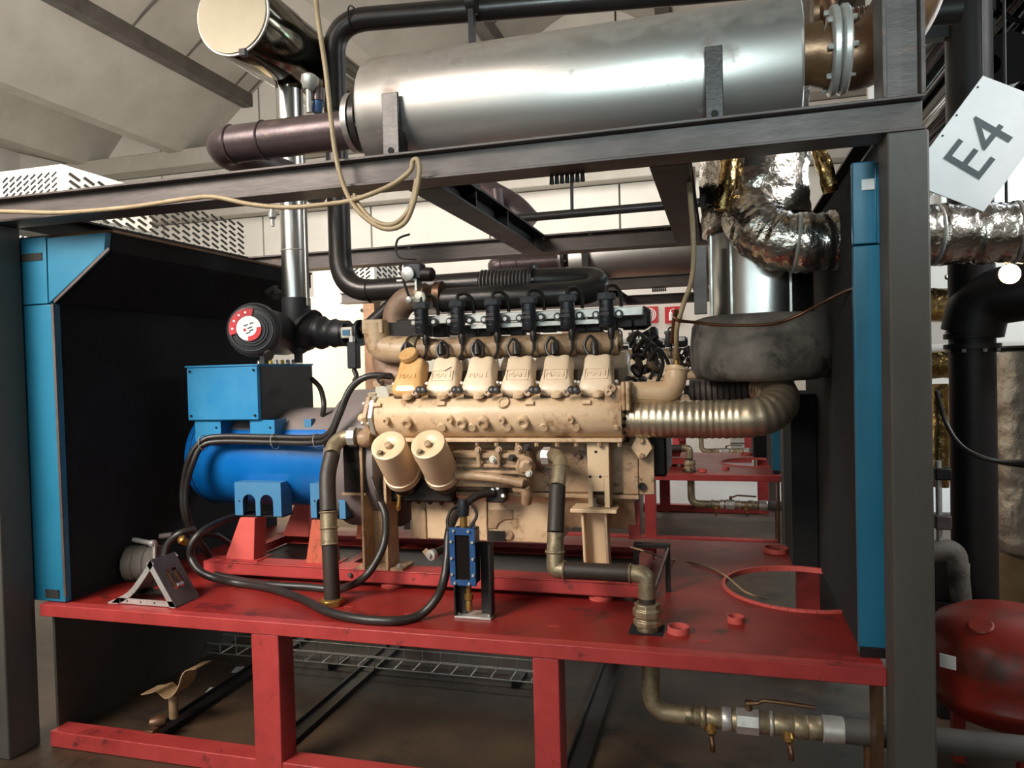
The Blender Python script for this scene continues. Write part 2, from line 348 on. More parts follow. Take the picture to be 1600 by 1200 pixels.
# ------------------------------------------------------------------ platform
ZP = .588; XL, XR, YP0, YP1 = -2.672, .455, 2.34, 3.87
def make_platform(label):
    t = thing('platform', label, 'platform', (XL, YP0, 0), 'red machine platforms')
    cx, cy, hr = .30, 3.12, .292
    m = MB(); m.box(XL, .0, YP0+.004, YP1, ZP-.008, ZP)
    n = 40
    for i in range(n):
        xa, xb = XR*i/n, XR*(i+1)/n; hh = [math.sqrt(max(hr*hr-(q-cx)**2, 0)) for q in (xa, xb)]
        for s, ye in ((-1, YP0+.004), (1, YP1)):
            v = [(xa, ye, ZP), (xb, ye, ZP), (xb, cy+s*hh[1], ZP), (xa, cy+s*hh[0], ZP)]
            m.add(v+[(a, b, ZP-.008) for a, b, c in v], [(0, 1, 2, 3), (4, 7, 6, 5), (0, 4, 5, 1), (2, 6, 7, 3)])
    m.build('top_plate', red, t, flat=True)
    arc = [Vector((cx+hr*math.cos(a), cy+hr*math.sin(a), ZP-.012)) for a in [R(58+i*6) for i in range(41)]]
    arc = [p for p in arc if p.x < XR-.01]
    mm = MB()
    for a, b in zip(arc, arc[1:]):
        mm.prism([a, b, b+Vector((0, 0, .022)), a+Vector((0, 0, .022))], (a-Vector((cx, cy, a.z))).normalized()*.012)
    mm.build('hole_rim', red_pale, t)
    MB().box(XL, XR, YP0-.004, YP0+.045, ZP-.048, ZP+.001).build('front_edge', red_edge, t, bevel=.003)
    MB().box(XL, XL+.045, YP0+.046, YP1, ZP-.05, ZP-.009).build('side_edge', red_edge, t)
    MB().box(XL, XR, YP1-.045, YP1, ZP-.05, ZP-.009).build('rear_edge', red_edge, t)
    for x in (-1.9, -.6): MB().box(x-.03, x+.03, YP0+.05, YP1-.05, ZP-.06, ZP-.009).build('cross_bearer', red_edge, t)
    for (a, b) in ((395, 437), (833, 874)):
        xa, xb = P(a, 1080, YP0).x, P(b, 1080, YP0).x
        MB().box(xa, xb, YP0, YP0+.1, .0, ZP-.048).build('leg', red_edge, t, bevel=.004)
    MB().box(XR-.03, XR-.01, YP0+.002, YP0+.1, 0, ZP-.048).build('leg', rusty, t)
    MB().box(XL+.004, XL+.016, YP0+.05, YP1-.12, .002, ZP-.052).build('side_panel', panel_grey, t)
    for x in (XL+.02, -1.68, -.6, XR-.11): MB().box(x, x+.1, YP1-.11, YP1-.01, 0, ZP-.05).build('leg', red_edge, t)
    z1 = P(75, 1140, YP0).z
    MB().box(XL+.02, XR-.03, YP0+.003, YP0+.09, .002, z1-.006).build('bottom_rail', red_edge, t, bevel=.004)
    MB().box(XL+.02, XR-.03, YP1-.1, YP1-.02, .002, z1-.006).build('bottom_rail', red_edge, t)
    for (px, py, n_) in ((1060, 988, 17), (1150, 972, 13), (1212, 862, 19)):
        p = PZ(px, py, ZP); r = rad(p, n_)
        c = MB().lathe([(-.002, r), (.022, r), (.022, r*.86), (.002, r*.84)], p, (0, 0, 1), 24, cap=False).build('hole_collar', red_pale, t)
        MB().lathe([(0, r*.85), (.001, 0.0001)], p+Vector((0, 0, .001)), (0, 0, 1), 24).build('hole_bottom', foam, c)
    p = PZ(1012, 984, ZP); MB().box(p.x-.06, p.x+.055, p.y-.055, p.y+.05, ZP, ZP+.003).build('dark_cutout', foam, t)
    for (px, py) in ((865, 978), (545, 948), (1100, 1002), (640, 960)):
        p = PZ(px, py, ZP); MB().box(p.x-.02, p.x+.02, p.y-.004, p.y+.004, ZP, ZP+.002).build('weld_scar', red_edge, t)
    return t
platform = make_platform('long red steel platform under the cream engine, with round cut-out at right')

# ------------------------------------------------------------------ black steel frame round the set
YF = 2.24
zb0, zb1 = P(930, 253, YF).z, P(930, 203, YF).z
XA, XB = -3.3, P(1446, 142, YF).x
def ibeam_x(x0, x1, y0, y1, z0, z1, web=.3):
    yw = y0+(y1-y0)*web
    return MB().box(x0, x1, y0, y1, z1-.009, z1).box(x0, x1, y0, y1, z0, z0+.009).box(x0, x1, yw-.004, yw+.004, z0+.009, z1-.009)
def ibeam_y(y0, y1, x0, x1, z0, z1):
    xw = (x0+x1)/2
    return MB().box(x0, x1, y0, y1, z1-.009, z1).box(x0, x1, y0, y1, z0, z0+.009).box(xw-.004, xw+.004, y0, y1, z0+.009, z1-.009)
def make_frame(label):
    t = thing('steel_frame', label, 'frame', (XA, YF, 0), 'steel machine frames')
    ibeam_x(XA, XB, YF, YF+.12, zb0, zb1).build('front_beam', steel, t, bevel=.002)
    ibeam_x(XA, XB, YP1+.03, YP1+.15, zb0, zb1).build('rear_beam', steel, t)
    xl = PZ(31, 1180, 0).x
    MB().box(xl-.16, xl, YF-.02, YF+.12, 0, zb0).build('post', steel_v, t, bevel=.006)
    xr0, xr1 = P(1394, 800, YF).x, P(1460, 800, YF).x
    MB().box(xr0, xr1, YF, YF+.12, 0, zb0).build('post', steel_v, t, bevel=.006)
    MB().box(xl-.16, xl-.02, YP1+.02, YP1+.15, 0, zb0).build('post', steel_v, t)
    MB().box(xr0, xr1, YP1+.03, YP1+.15, 0, zb0).build('post', steel_v, t)
    # upper post: H section standing on the beam end
    u0, u1 = P(1379, 100, YF).x, P(1447, 100, YF).x
    MB().box(u0, u0+.012, YF+.002, YF+.12, zb1, 3.4).box(u1-.012, u1, YF+.002, YF+.12, zb1, 3.4).box(u0+.012, u1-.012, YF+.03, YF+.04, zb1, 3.4).build('upper_post', steel, t, bevel=.002)
    xa = PZ(672, 300, zb0).x; xc = PZ(1046, 262, zb0).x
    for x in (xa, xc, xr0+.05, xl-.08): ibeam_y(YF+.125, YP1+.03, x-.06, x+.06, zb0, zb1).build('cross_member', steel_blk, t)
    # gusset plates on the left cross member with open gaps between
    for y in (2.75, 3.2): MB().box(xa-.055, xa+.055, y, y+.012, zb0+.01, zb1-.01).build('stiffener', steel_blk, t)
    for (px, py) in ((639, 386), (922, 365), (850, 372), (1040, 355)):
        q = P(px, py, YP1+.06); bolt((q.x, YP1+.066, q.z), (0, -1, 0), .012, .01, t)
    for i in range(7):                                       # ragged flame-cut scrap under the front beam
        q = P(862+i*8, 280-i*1.5, YF+.1); MB().lathe([(0, .008), (.03, .006)], (q.x, YF+.1, zb0-.03), (0, 0, 1), 8).build('weld_stub', steel_blk, t)
    return t
frame = make_frame('dark steel frame of beams and posts around the cream engine')

# ------------------------------------------------------------------ acoustic hood ends
YH = 2.365
def perf(parent, xa, za, xb, zb):
    a = Vector((xa, YH-.006, za)); b = Vector((xb, YH-.006, zb)); d = (b-a).normalized(); s = Vector((0, 1, 0)).cross(d)*.006
    return MB().prism([a-s, b-s, b+s, a+s], (0, .006, 0)).build('edge_strip', steel, parent)
t = thing('hood_end', 'blue fronted acoustic hood end with black lining left of the generator', 'enclosure', (-2.73, YH, ZP))
xl0, xl1 = P(24, 480, YH).x, P(84, 480, YH).x+.0
zt, zm = P(100, 367, YH).z, P(60, 476, YH).z
m = MB(); m.box(xl0, xl1, YH, YH+.03, ZP+.005, zm-.002); m.build('front_panel', blue, t, bevel=.003)
ul = MB().box(xl0, P(72, 400, YH).x, YH, YH+.03, zm+.002, zt).build('upper_panel', blue, t, bevel=.003)
MB().box(xl0-.001, P(66, 400, YH).x, YH-.003, YH+.001, P(50, 408, YH).z, P(50, 396, YH).z).build('slot', slot_m, ul)
q = [P(73, 372, YH), P(165, 363, YH), P(163, 392, YH), P(81, 470, YH), P(76, 474, YH)]
MB().prism([(p.x, YH, p.z) for p in q], (0, .03, 0)).build('corner_panel', blue, t, bevel=.003)
MB().box(P(72, 930, YH).x, P(93, 930, YH).x, YH-.004, YH+.001, P(80, 934, YH).z, P(80, 921, YH).z).build('slot', slot_m, t)
perf(t, xl1+.004, ZP+.03, xl1-.002, zm)
a, b = P(172, 388, YH), P(86, 472, YH); perf(t, b.x, b.z, a.x, a.z)
MB().box(xl0, xl1-.01, YH+.031, YP1, ZP+.001, zt-.05).build('end_wall', foam, t)
xq = P(165, 363, YH).x
MB().prism([(xl0, YH+.031, zt), (xq, YH+.031, zt), (xq, YH+.031, zt-.075), (xl1, YH+.031, zm), (xl1, YH+.031, zt-.06), (xl0, YH+.031, zt-.06)], (0, YP1-YH-.03, 0)).build('roof_lining', foam, t)
MB().box(xl0-.01, xq+.005, YH+.03, YP1+.01, zt, zt+.012).build('roof_sheet', rusty, t)
m = MB()
for i in range(9):
    c = P(350+i*12, 452+rnd.uniform(-8, 10), 3.55); u = rnd.uniform(.03, .055)
    m.lathe([(-u, .004), (-u*.6, u*.7), (0, u), (u*.6, u*.7), (u, .004)], c, (1, rnd.uniform(-.4, .4), rnd.uniform(-.6, .3)), 10, jit=.35)
m.build('torn_lining', foam_grey, t)
t2 = thing('hood_end', 'tall blue edged hood end panel beside the right steel post', 'enclosure', (.39, 2.42, ZP))
YR = 2.44
xa, xb = P(1338, 700, YR).x, P(1392, 700, YR).x
zt2, zj = P(1352, 252, YR).z, P(1352, 382, YR).z
MB().box(xa, xb, YR, YR+.03, ZP+.004, zj-.003).build('front_panel', blue, t2, bevel=.003)
up = MB().box(xa, P(1369, 300, YR).x, YR, YR+.03, zj+.002, zt2).build('upper_panel', blue, t2, bevel=.003)
MB().box(P(1369, 300, YR).x+.001, xb, YR+.002, YR+.03, zj+.002, zt2-.01).build('return_panel', blue, t2)
MB().box(P(1346, 285, YR).x, P(1366, 285, YR).x, YR-.003, YR+.001, P(1355, 297, YR).z, P(1355, 280, YR).z).build('slot', white_sign, up)
MB().box(xa+.01, xb, YR+.031, YP1, ZP+.001, zt2).build('end_wall', foam, t2)
MB().box(xa+.0, xb-.01, YR-.012, YR-.001, ZP+.001, ZP+.03).build('foot_plate', steel_blk, t2)
m = MB(); m.box(.30, xa+.005, 3.45, 3.86, ZP+.001, 1.35); m.build('inner_baffle', foam, t2)

# ------------------------------------------------------------------ silencer
YS = 2.57; ZS, RS = 2.435, .222
def make_silencer(label):
    xa, xb = P(557, 170, 2.38).x, P(1257, 80, 2.38).x
    t = thing('exhaust_silencer', label, 'silencer', ((xa+xb)/2, YS, zb1), 'stainless exhaust silencers')
    MB().lathe([(0, RS-.012), (.004, RS-.004), (.012, RS), (xb-xa-.012, RS), (xb-xa-.004, RS-.004), (xb-xa, RS-.012)], (xa, YS, ZS), (1, 0, 0), 64).build('body', stain, t, ang=30)
    fx = P(549, 195, 2.47).x; zf, rf = cfit((545, 145), (541, 243), YS)
    for d in (0, -.03):
        f = MB().lathe([(0, rf), (.022, rf)], (fx-.012+d, YS, zf), (1, 0, 0), 40).build('inlet_flange', pipe_blk if d == 0 else stain, t)
        for i in range(8):
            a = 2*math.pi*(i+.5)/8
            if d == 0: bolt((fx+.010, YS+rf*.82*math.cos(a), zf+rf*.82*math.sin(a)), (1, 0, 0), .009, .01, f)
    MB().cyl((fx, YS, zf), (xa+.004, YS, zf), rf*.74).build('inlet_neck', steel_blk, t)
    for (x0, x1, yt) in ((598, 623, 145), (1103, 1131, 72)):
        xx0, xx1 = P(x0, 190, 2.33).x, P(x1, 190, 2.33).x
        br = MB().box(xx0, xx1, 2.325, 2.337, zb1, P((x0+x1)/2, yt, 2.33).z).build('bracket', pipe_blk, t, bevel=.002)
        MB().box(xx1-.006, xx1, 2.338, 2.40, zb1+.001, zb1+.11).build('gusset', pipe_blk, br)
        MB().cyl((xx0*.5+xx1*.5, 2.3245, zb1+.035), (xx0*.5+xx1*.5, 2.322, zb1+.035), .011, n=12).build('bolt_hole', slot_m, br)
    for x in (P(700, 200, 2.5).x, P(1180, 150, 2.5).x):
        MB().box(x-.03, x+.03, 2.36, YS+.2, zb1-.02, zb1+.004).build('saddle', steel_blk, t)
    n0 = xb-.01
    zn, rn = cfit((1266, 34), (1266, 135), YS)
    MB().cyl((n0, YS, zn), (n0+.08, YS, zn), rn).build('outlet_neck', rusty, t)
    for a, b in ((1294, 1306), (1310, 1322)):
        f = MB().lathe([(0, .128), (.006, .136), (.02, .136), (.026, .128)], (P(a, 90, YS).x, YS, zn), (1, 0, 0), 40).build('outlet_flange', zinc, t)
        for i in range(8):
            q = 2*math.pi*(i+.3)/8
            if a == 1294: bolt((P(a, 90, YS).x, YS+.115*math.cos(q), zn+.115*math.sin(q)), (-1, 0, 0), .009, .012, f)
            else: bolt((P(a, 90, YS).x+.026, YS+.115*math.cos(q), zn+.115*math.sin(q)), (1, 0, 0), .009, .012, f)
    MB().tube(spl([(n0+.07, YS, zn), P(1320, 91, YS), P(1350, 86, YS), P(1385, 55, YS), P(1420, -5, YS), P(1430, -80, YS)], 6), .098, 24).build('outlet_elbow', rusty, t)
    return t
_c = (P(557, 170, 2.38).x+P(1257, 80, 2.38).x)/2
soil(stain, [(None, .13, (132, 116, 103), .27), ((P(1113, 72, 2.33).x-_c, -.23, P(1113, 75, 2.33).z-zb1), .10, (92, 62, 48), 0), ((P(608, 150, 2.33).x-_c, -.23, P(608, 140, 2.33).z-zb1), .07, (110, 84, 66), 0), ((P(893, 82, 2.4).x-_c, -.2, P(893, 82, 2.36).z-zb1), .05, (110, 90, 76), 0)])
sil = make_silencer('large brushed stainless exhaust silencer lying on the front beam')
def make_inlet(label):
    z, r = cfit((430, 186), (430, 248), YS); xe = P(314, 230, YS).x+r
    t = thing('exhaust_pipe', label, 'pipe', (xe, YS, z), 'brown exhaust pipes')
    fx = P(549, 195, 2.47).x
    MB().tube([(fx-.045, YS, z), (xe+.2, YS, z)], r, 28).build('straight', pipe_brown, t)
    MB().tube(fil([(xe+.2, YS, z), (xe, YS, z), (xe, YS+.2, z), (xe, YS+.7, z)], .16, 10), r*1.0, 28).build('elbow', pipe_brown, t)
    for x in (P(365, 220, YS).x, P(415, 215, YS).x): MB().ring((x, YS, z), (1, 0, 0), r, .005, 32, 6).build('weld_bead', pipe_brown, t)
    MB().lathe([(0, r*1.45), (.02, r*1.45)], (xe, YS+.7, z), (0, 1, 0), 32).build('flange', zinc, t)
    return t
inl = make_inlet('brown scaled exhaust elbow pipe left of the stainless silencer')

# ------------------------------------------------------------------ black coolant loop over the engine
def make_loop(label):
    t = thing('black_pipe_loop', label, 'pipe', P(530, 350, 3.2), 'black pipe loops')
    Y = 3.22
    a, b = P(516, 60, Y), P(530, 350, Y); zt_ = P(580, 24, Y).z; r = rad(P(600, 28, Y), 18)
    far = P(1075, -12, 3.55)
    MB().tube(fil([(far.x+.7, 3.62, zt_+.02), (far.x, 3.5, zt_+.01), (b.x, Y, zt_), (b.x, Y, 2.75)], .17, 10), r, 20).build('upper_run', pipe_blk, t)
    zh = 1.5+(1.856-1.5)*Y/3.0
    xe = P(905, 437, Y).x
    MB().tube(fil([(b.x, Y, 2.75), (b.x, Y, zh), (P(752, 440, Y).x, Y, zh+.005)], .17, 10), r, 20).build('lower_run', pipe_blk, t)
    x0, x1 = P(752, 437, Y).x, P(832, 434, Y).x; pr = []
    n = 14
    for i in range(n): s = (x1-x0)/n; pr += [(i*s, r*.86), (i*s+s*.35, r*1.12), (i*s+s*.6, r*1.12), (i*s+s*.95, r*.86)]
    MB().lathe(pr, (x0, Y, zh+.005), (1, 0, 0), 24).build('bellows', steel, t)
    f = MB().lathe([(0, r*1.45), (.012, r*1.45)], (x1, Y, zh+.005), (1, 0, 0), 28).build('flange', pipe_blk, t)
    for i in range(6):
        q = math.pi*i/3; bolt((x1+.012, Y+r*1.25*math.cos(q), zh+r*1.25*math.sin(q)), (1, 0, 0), .007, .008, f)
    lo, hi = P(720, 468, 3.05), P(860, 455, 3.05)
    rl = r*.86
    c0 = Vector((P(880, 437, Y).x, Y, zh)); c1 = Vector((P(872, 454, 3.05).x, 3.05, lo.z))
    e = Vector((.11, 0, 0)); mid = (c0+c1)/2+Vector((.155, 0, 0))
    MB().tube(spl([Vector((x1+.012, Y, zh+.005)), c0, c0+(mid-c0)*.75+Vector((.01, .03, .02)), mid, c1+(mid-c1)*.75+Vector((.01, -.03, -.02)), c1, Vector((P(690, 468, 3.05).x, 3.05, lo.z))], 8), r*.98, 20).build('return_bend', pipe_blk, t)
    x = P(737, 20, Y).x; MB().box(x-.012, x+.012, Y-.02, Y+.02, 2.62, zt_-r).build('support_bar', steel_blk, t)
    MB().lathe([(0, r*1.05), (.04, r*1.05)], (P(728, 10, Y).x, Y+.03, zt_), (1, 0, 0), 20).build('clamp', pipe_blk, t)
    for x, z, ax in ((b.x, 2.75, (0, 0, 1)), (P(578, 452, Y).x, zh, (1, 0, 0)), (P(552, 25, Y).x, zt_, (1, 0, 0))):
        MB().ring((x, Y, z), ax, r, .004, 24, 6).build('weld_bead', pipe_blk, t)
    return t
loop = make_loop('black painted pipe loop dropping beside the duct and folding back above the engine')

# ------------------------------------------------------------------ air duct and filter
XD = -1.935
def make_duct(label):
    yc = 2.70; c = P(358, 22, yc); r = rad(c, 64)
    t = thing('air_duct', label, 'duct', (XD, 3.12, 2.0), 'steel air ducts')
    c = Vector((XD, yc, c.z))
    MB().lathe([(.012, r*.985), (.03, r), (.3, r), (.31, r*.97), (1.5, r*.97)], c, (0, 1, 0), 48).build('body', stain_dk, t)
    cap = MB().lathe([(-.004, .0001), (-.004, r*.96), (.012, r*.985)], c, (0, 1, 0), 48).build('end_cap', cap_m, t)
    MB().ring(c+Vector((0, .008, 0)), (0, 1, 0), r*.99, .006, 48, 6).build('clamp_ring', zinc, cap)
    MB().cbox(c+Vector((.05, .0, -r*.99)), .014, .012, .014).build('latch', steel_blk, cap)
    rv = rad(P(464, 400, 3.12), 20.5); zb = P(464, 472, 3.12).z
    MB().lathe([(0, rv), (.06, rv*1.15), (.2, r*.92)], (XD, 3.12, c.z-r*1.02), (0, 0, 1), 36, cap=False).build('reducer', stain_dk, t)
    p = MB().cyl((XD, 3.12, zb), (XD, 3.12, c.z-r), rv, n=36).build('down_pipe', stain_v, t)
    for z in (P(464, 392, 3.12).z, zb+.012): MB().ring((XD, 3.12, z), (0, 0, 1), rv, .003, 36, 6).build('seam', zinc, p)
    MB().cbox((XD+rv+.004, 3.115, zb+.4), .003, .012, .42).build('side_seam', zinc, p)
    return t
duct = make_duct('polished steel air duct with cream end cap above the round black filter')
t = thing('air_filter', 'round black air filter with red and white label above the blue box', 'filter', (XD, 2.75, 1.55))
c = P(393, 515, 2.75); r = rad(c, 41.5); XC = c.x
MB().lathe([(0, r*.86), (.004, r*.93), (.014, r), (.05, r*1.0), (.055, r*.94), (.06, r*.94), (.07, r*.9), (.46, r*.9), (.5, r*.7)], c, (0, 1, 0), 48).build('housing', filt, t)
for k_, d_ in ((.8, -.002), (.6, -.002), (.5, -.001)): MB().ring(c+Vector((0, d_, 0)), (0, 1, 0), r*k_, .004, 48, 6).build('moulded_rib', filt, t)
MB().ring(c+Vector((0, .03, 0)), (0, 1, 0), r*1.0, .004, 48, 6).build('band', steel, t)
lb = P(388, 513, 2.744); lr = rad(lb, 20); lc = Vector((lb.x, 2.744, lb.z))
def sector(r0, r1, a0, a1, d, n=20):
    v = [lc+Vector((rr*math.cos(R(a)), d, rr*math.sin(R(a)))) for rr in (r0, r1) for a in [a0+(a1-a0)*i/n for i in range(n+1)]]
    return MB().add(v, [(i, i+1, n+2+i, n+1+i) for i in range(n)])
lab = sector(.0002, lr*.97, 0, 360, .0, 40).build('label', white_sign, t)
sector(lr*1.0, lr*1.55, 75, 200, -.0005).build('red_band', red_sign, lab)
sector(lr*.62, lr*1.0, 265, 365, -.0008).build('red_band', red_sign, lab)
for a in (100, 125, 152, 180): MB().cyl(lc+Vector((lr*1.27*math.cos(R(a)), -.0004, lr*1.27*math.sin(R(a)))), lc+Vector((lr*1.27*math.cos(R(a)), -.0014, lr*1.27*math.sin(R(a)))), lr*.09, n=10).build('white_dot', white_sign, lab)
for (dx, dz, w_) in ((-.2, .25, .35), (.25, .4, .3), (.1, .05, .4), (.2, -.15, .3), (-.05, -.35, .35)):
    q = lc+Vector((dx*lr, 0, dz*lr)); MB().cbox(q+Vector((0, -.0008, 0)), w_*lr*.5, .0005, lr*.045, (Vector((.94, 0, .34)), Vector((0, 1, 0)), Vector((-.34, 0, .94)))).build('print_line', ink, lab)
MB().cbox(lc+Vector((-lr*.3, -.0008, -lr*.12)), lr*.1, .0005, lr*.1).build('print_square', red_sign, lab)
for o in t.children: o.rotation_euler.z = R(16)      # the filter is turned towards the aisle
MB().cyl((XD, 3.12, c.z), (XD, 3.12, P(464, 466, 3.12).z), .066, .068).build('inlet_neck', filt, t)
va = P(421, 551, 2.75); MB().lathe([(0, .014), (.02, .022), (.04, .02)], va, (.4, -.8, -.4), 14).build('dust_valve', rubber, t)
for x in (-.09, .09): MB().box(c.x+x-.012, c.x+x+.012, 2.95, 2.98, 1.545, c.z-r*.7).build('bracket', filt, t)
h0 = Vector((XC+.02, 3.16, c.z)); h1 = P(538, 521, 3.16)
ds = dense([h0, P(470, 515, 3.16), P(505, 520, 3.16), h1], .012)
hp = MB().tube(ds, [.062+.06*(1-i/len(ds))**2+.006*math.sin(i*1.1)*(1 if 5 < i < len(ds)-4 else 0) for i in range(len(ds))], 26, jit=.02)
hp.build('outlet_hose', filt, t)
# ------------------------------------------------------------------ skid
YC = 3.12
def make_skid(label):
    t = thing('skid_base', label, 'base frame', (-2.26, 2.79, .62), 'red skid bases')
    x0, x1 = P(318, 890, 2.795).x, P(1004, 930, 2.795).x; z0, z1 = .612, .664
    for y in (2.795, 3.36):
        s = 1 if y < 3 else -1; yo = y if y < 3 else y+.1
        MB().box(x0, x1, yo, yo+s*.006, z0, z1).box(x0, x1, yo, yo+s*.1, z1-.006, z1+.001).box(x0, x1, yo, yo+s*.1, z0-.001, z0+.005).build('side_rail', red_edge, t, bevel=.002)
    MB().box(x0+.08, x1-.08, 2.905, 3.35, z0-.004, z0+.004).build('dark_undersheet', dark_in, t)  # added dark sheet: blackness under the engine, hides the red bounce
    for x in (x0+.02, -1.62, x1-.06): MB().box(x, x+.05, 2.90, 3.36, z0+.006, z1-.008).build('cross_rail', red_edge, t)
    for px, py in ((593, 930), (932, 950)):
        p = PZ(px, py, ZP); MB().lathe([(0, .048), (.012, .05), (.014, .04), (.024, .03)], (p.x, 2.84, ZP+.001), (0, 0, 1), 20).build('foot_pad', red_pale, t)
        MB().lathe([(0, .048), (.012, .05), (.014, .04), (.024, .03)], (p.x, 3.41, ZP+.001), (0, 0, 1), 20).build('foot_pad', red_pale, t)
    p = P(548, 902, 2.795); bolt((p.x, 2.795, .64), (0, -1, 0), .01, .01, t, steel)
    for (ta, tb, ba, bb, m_) in ((375, 398, 352, 397, red_pale), (487, 508, 478, 516, red_rust)):
        for yy in (2.84, 3.3):
            v = []
            for a, b, z in ((P(ba, 888, 2.84).x, P(bb, 888, 2.84).x, z1+.001), (P(ta, 812, 2.84).x, P(tb, 812, 2.84).x, .856)):
                v += [(a, yy, z), (b, yy, z), (b, yy+.09, z), (a, yy+.09, z)]
            MB().add(v, [(3, 2, 1, 0), (4, 5, 6, 7), (0, 1, 5, 4), (1, 2, 6, 5), (2, 3, 7, 6), (3, 0, 4, 7)]).build('pedestal', m_, t, bevel=.002)
            if yy < 3: MB().box(v[0][0]-.03, v[1][0]+.03, yy-.02, yy+.11, z1, z1+.005).build('base_plate', red_edge, t)
    q = P(994, 812, 2.98); MB().box(P(982, 800, 2.98).x, P(1000, 800, 2.98).x, 2.97, 3.04, P(990, 842, 2.98).z, P(990, 783, 2.98).z).build('upright', red_edge, t, bevel=.002)
    return t
skid = make_skid('low red skid base carrying the blue generator and cream engine')

# ------------------------------------------------------------------ generator
t = thing('generator', 'blue generator with square terminal box and dusty barrel left of the engine', 'generator', (-2.05, YC, .86))
ZG, RG = 1.10, .232
gx0, gx1 = P(311, 720, YC-.1).x, P(556, 700, YC).x
MB().lathe([(0, RG*.80), (.012, RG*.93), (.05, RG), (gx1-gx0-.02, RG), (gx1-gx0, RG*.97)], (gx0, YC, ZG), (1, 0, 0), 64).build('barrel', blue_gen, t)
MB().ring((gx0+.052, YC, ZG), (1, 0, 0), RG, .0022, 48, 5).build('seam', steel_blk, t)
MB().lathe([(0, RG*.5), (.03, RG*.8)], (gx0-.03, YC, ZG), (1, 0, 0), 40).build('end_bell', blue_gen, t)
# dust lies on the upper quarter of the barrel as a thin settled sheet
m = MB(); vs = []; fs = []; nx, na = 24, 14
for i in range(nx+1):
    for j in range(na+1):
        a = R(38+j*(104/na)); w_ = 1 if 0 < j < na and 0 < i < nx else 0
        vs.append((gx0+.16+(gx1-gx0-.17)*i/nx, YC-(RG+.0006*w_+.0002)*math.cos(a), ZG+(RG+.0006*w_+.0002)*math.sin(a)))
for i in range(nx):
    for j in range(na): fs.append((i*(na+1)+j, i*(na+1)+j+1, (i+1)*(na+1)+j+1, (i+1)*(na+1)+j))
m.add(vs, fs).build('dusty_top', dusty_grey, t)
bx0, bx1 = P(292, 600, 2.85).x, P(403, 600, 2.85).x; bz0, bz1 = P(350, 657, 2.85).z, P(350, 573, 2.85).z; by1 = 3.31
bxo = MB().box(bx0, bx1, 2.853, by1, bz0, bz1).build('terminal_box', blue_dust, t, bevel=.002)
MB().box(bx0-.006, bx1+.004, 2.847, by1+.004, bz1, bz1+.008).build('lid', blue_dust, bxo, bevel=.001)
MB().box(bx0+.004, bx1-.002, 2.848, 2.853, bz0+.004, bz1-.004).build('cover_plate', blue_dust, bxo, bevel=.001)
MB().box(bx1, bx1+.004, 2.87, by1-.01, bz0+.004, bz1-.004).build('side_plate', rubber, bxo)  # black sheet that puts shade on the box's unlit side
for x in (bx0+.02, bx1-.018):
    for z in (bz0+.022, bz1-.018): bolt((x, 2.848, z), (0, -1, 0), .006, .005, bxo, steel_blk)
for (a, b, c_) in ((306, 346, 690), (392, 430, 688)):
    MB().box(P(a, 670, 2.87).x, P(b, 670, 2.87).x, 2.865, 2.873, P(a, c_, 2.87).z, bz0).box(P(b, 670, 2.87).x-.006, P(b, 670, 2.87).x, 2.873, 2.96, P(a, c_, 2.87).z, bz0).build('box_bracket', blue_dust, t)
    p = P(b-8, 668, 2.865); bolt((p.x, 2.865, p.z), (0, -1, 0), .005, .004, t, steel_blk)
a = P(486, 672, 2.95); MB().box(a.x-.03, a.x+.004, 2.945, 2.951, a.z-.05, a.z+.05).box(a.x, a.x+.004, 2.951, 3.04, a.z-.05, a.z+.05).build('lifting_lug', blue_foot, t)
for i in range(7):
    q = P(405+i*9, 568, 3.1); MB().lathe([(0, .010), (.014, .010), (.02, .006)], (q.x, 3.1, bz1+.008), (0, 0, 1), 10).build('gland', yellow if i in (2, 4) else zinc, t)
for (a, b, tp) in ((368, 440, 753), (486, 540, 755)):
    x0, x1 = P(a, 780, 2.85).x, P(b, 780, 2.85).x; z0, z1 = .866, P(a, tp, 2.85).z
    wd = x1-x0; hgt = z1-z0; pts = [(x0, z0)]
    for cxx in (.31, .69):
        cx_ = x0+wd*cxx; r_ = wd*.14; pts += [(cx_-r_, z0)]+[(cx_-r_*math.cos(math.pi*i/10), z0+hgt*.42+r_*math.sin(math.pi*i/10)) for i in range(11)]+[(cx_+r_, z0)]
    pts += [(x1, z0), (x1, z1), (x0, z1)]
    f = MB().prism([(x, 2.845, z) for x, z in pts], (0, .01, 0)).build('foot_bracket', blue_foot, t, flat=True)
    MB().box(x0+.004, x1-.004, 2.855, 2.98, z1-.008, z1).box(x0, x0+.008, 2.855, 2.93, z0, z1-.008).box(x1-.008, x1, 2.855, 2.93, z0, z1-.008).build('foot_web', blue_foot, f)
    MB().box(x0+.0, x1, 2.856, 2.94, z0-.006, z0).build('foot_shim', steel_blk, f)
    p = P(a+6, 783, 2.845); MB().cyl((p.x, 2.846, p.z), (p.x, 2.8445, p.z), .005, n=10).build('bolt_hole', slot_m, f)
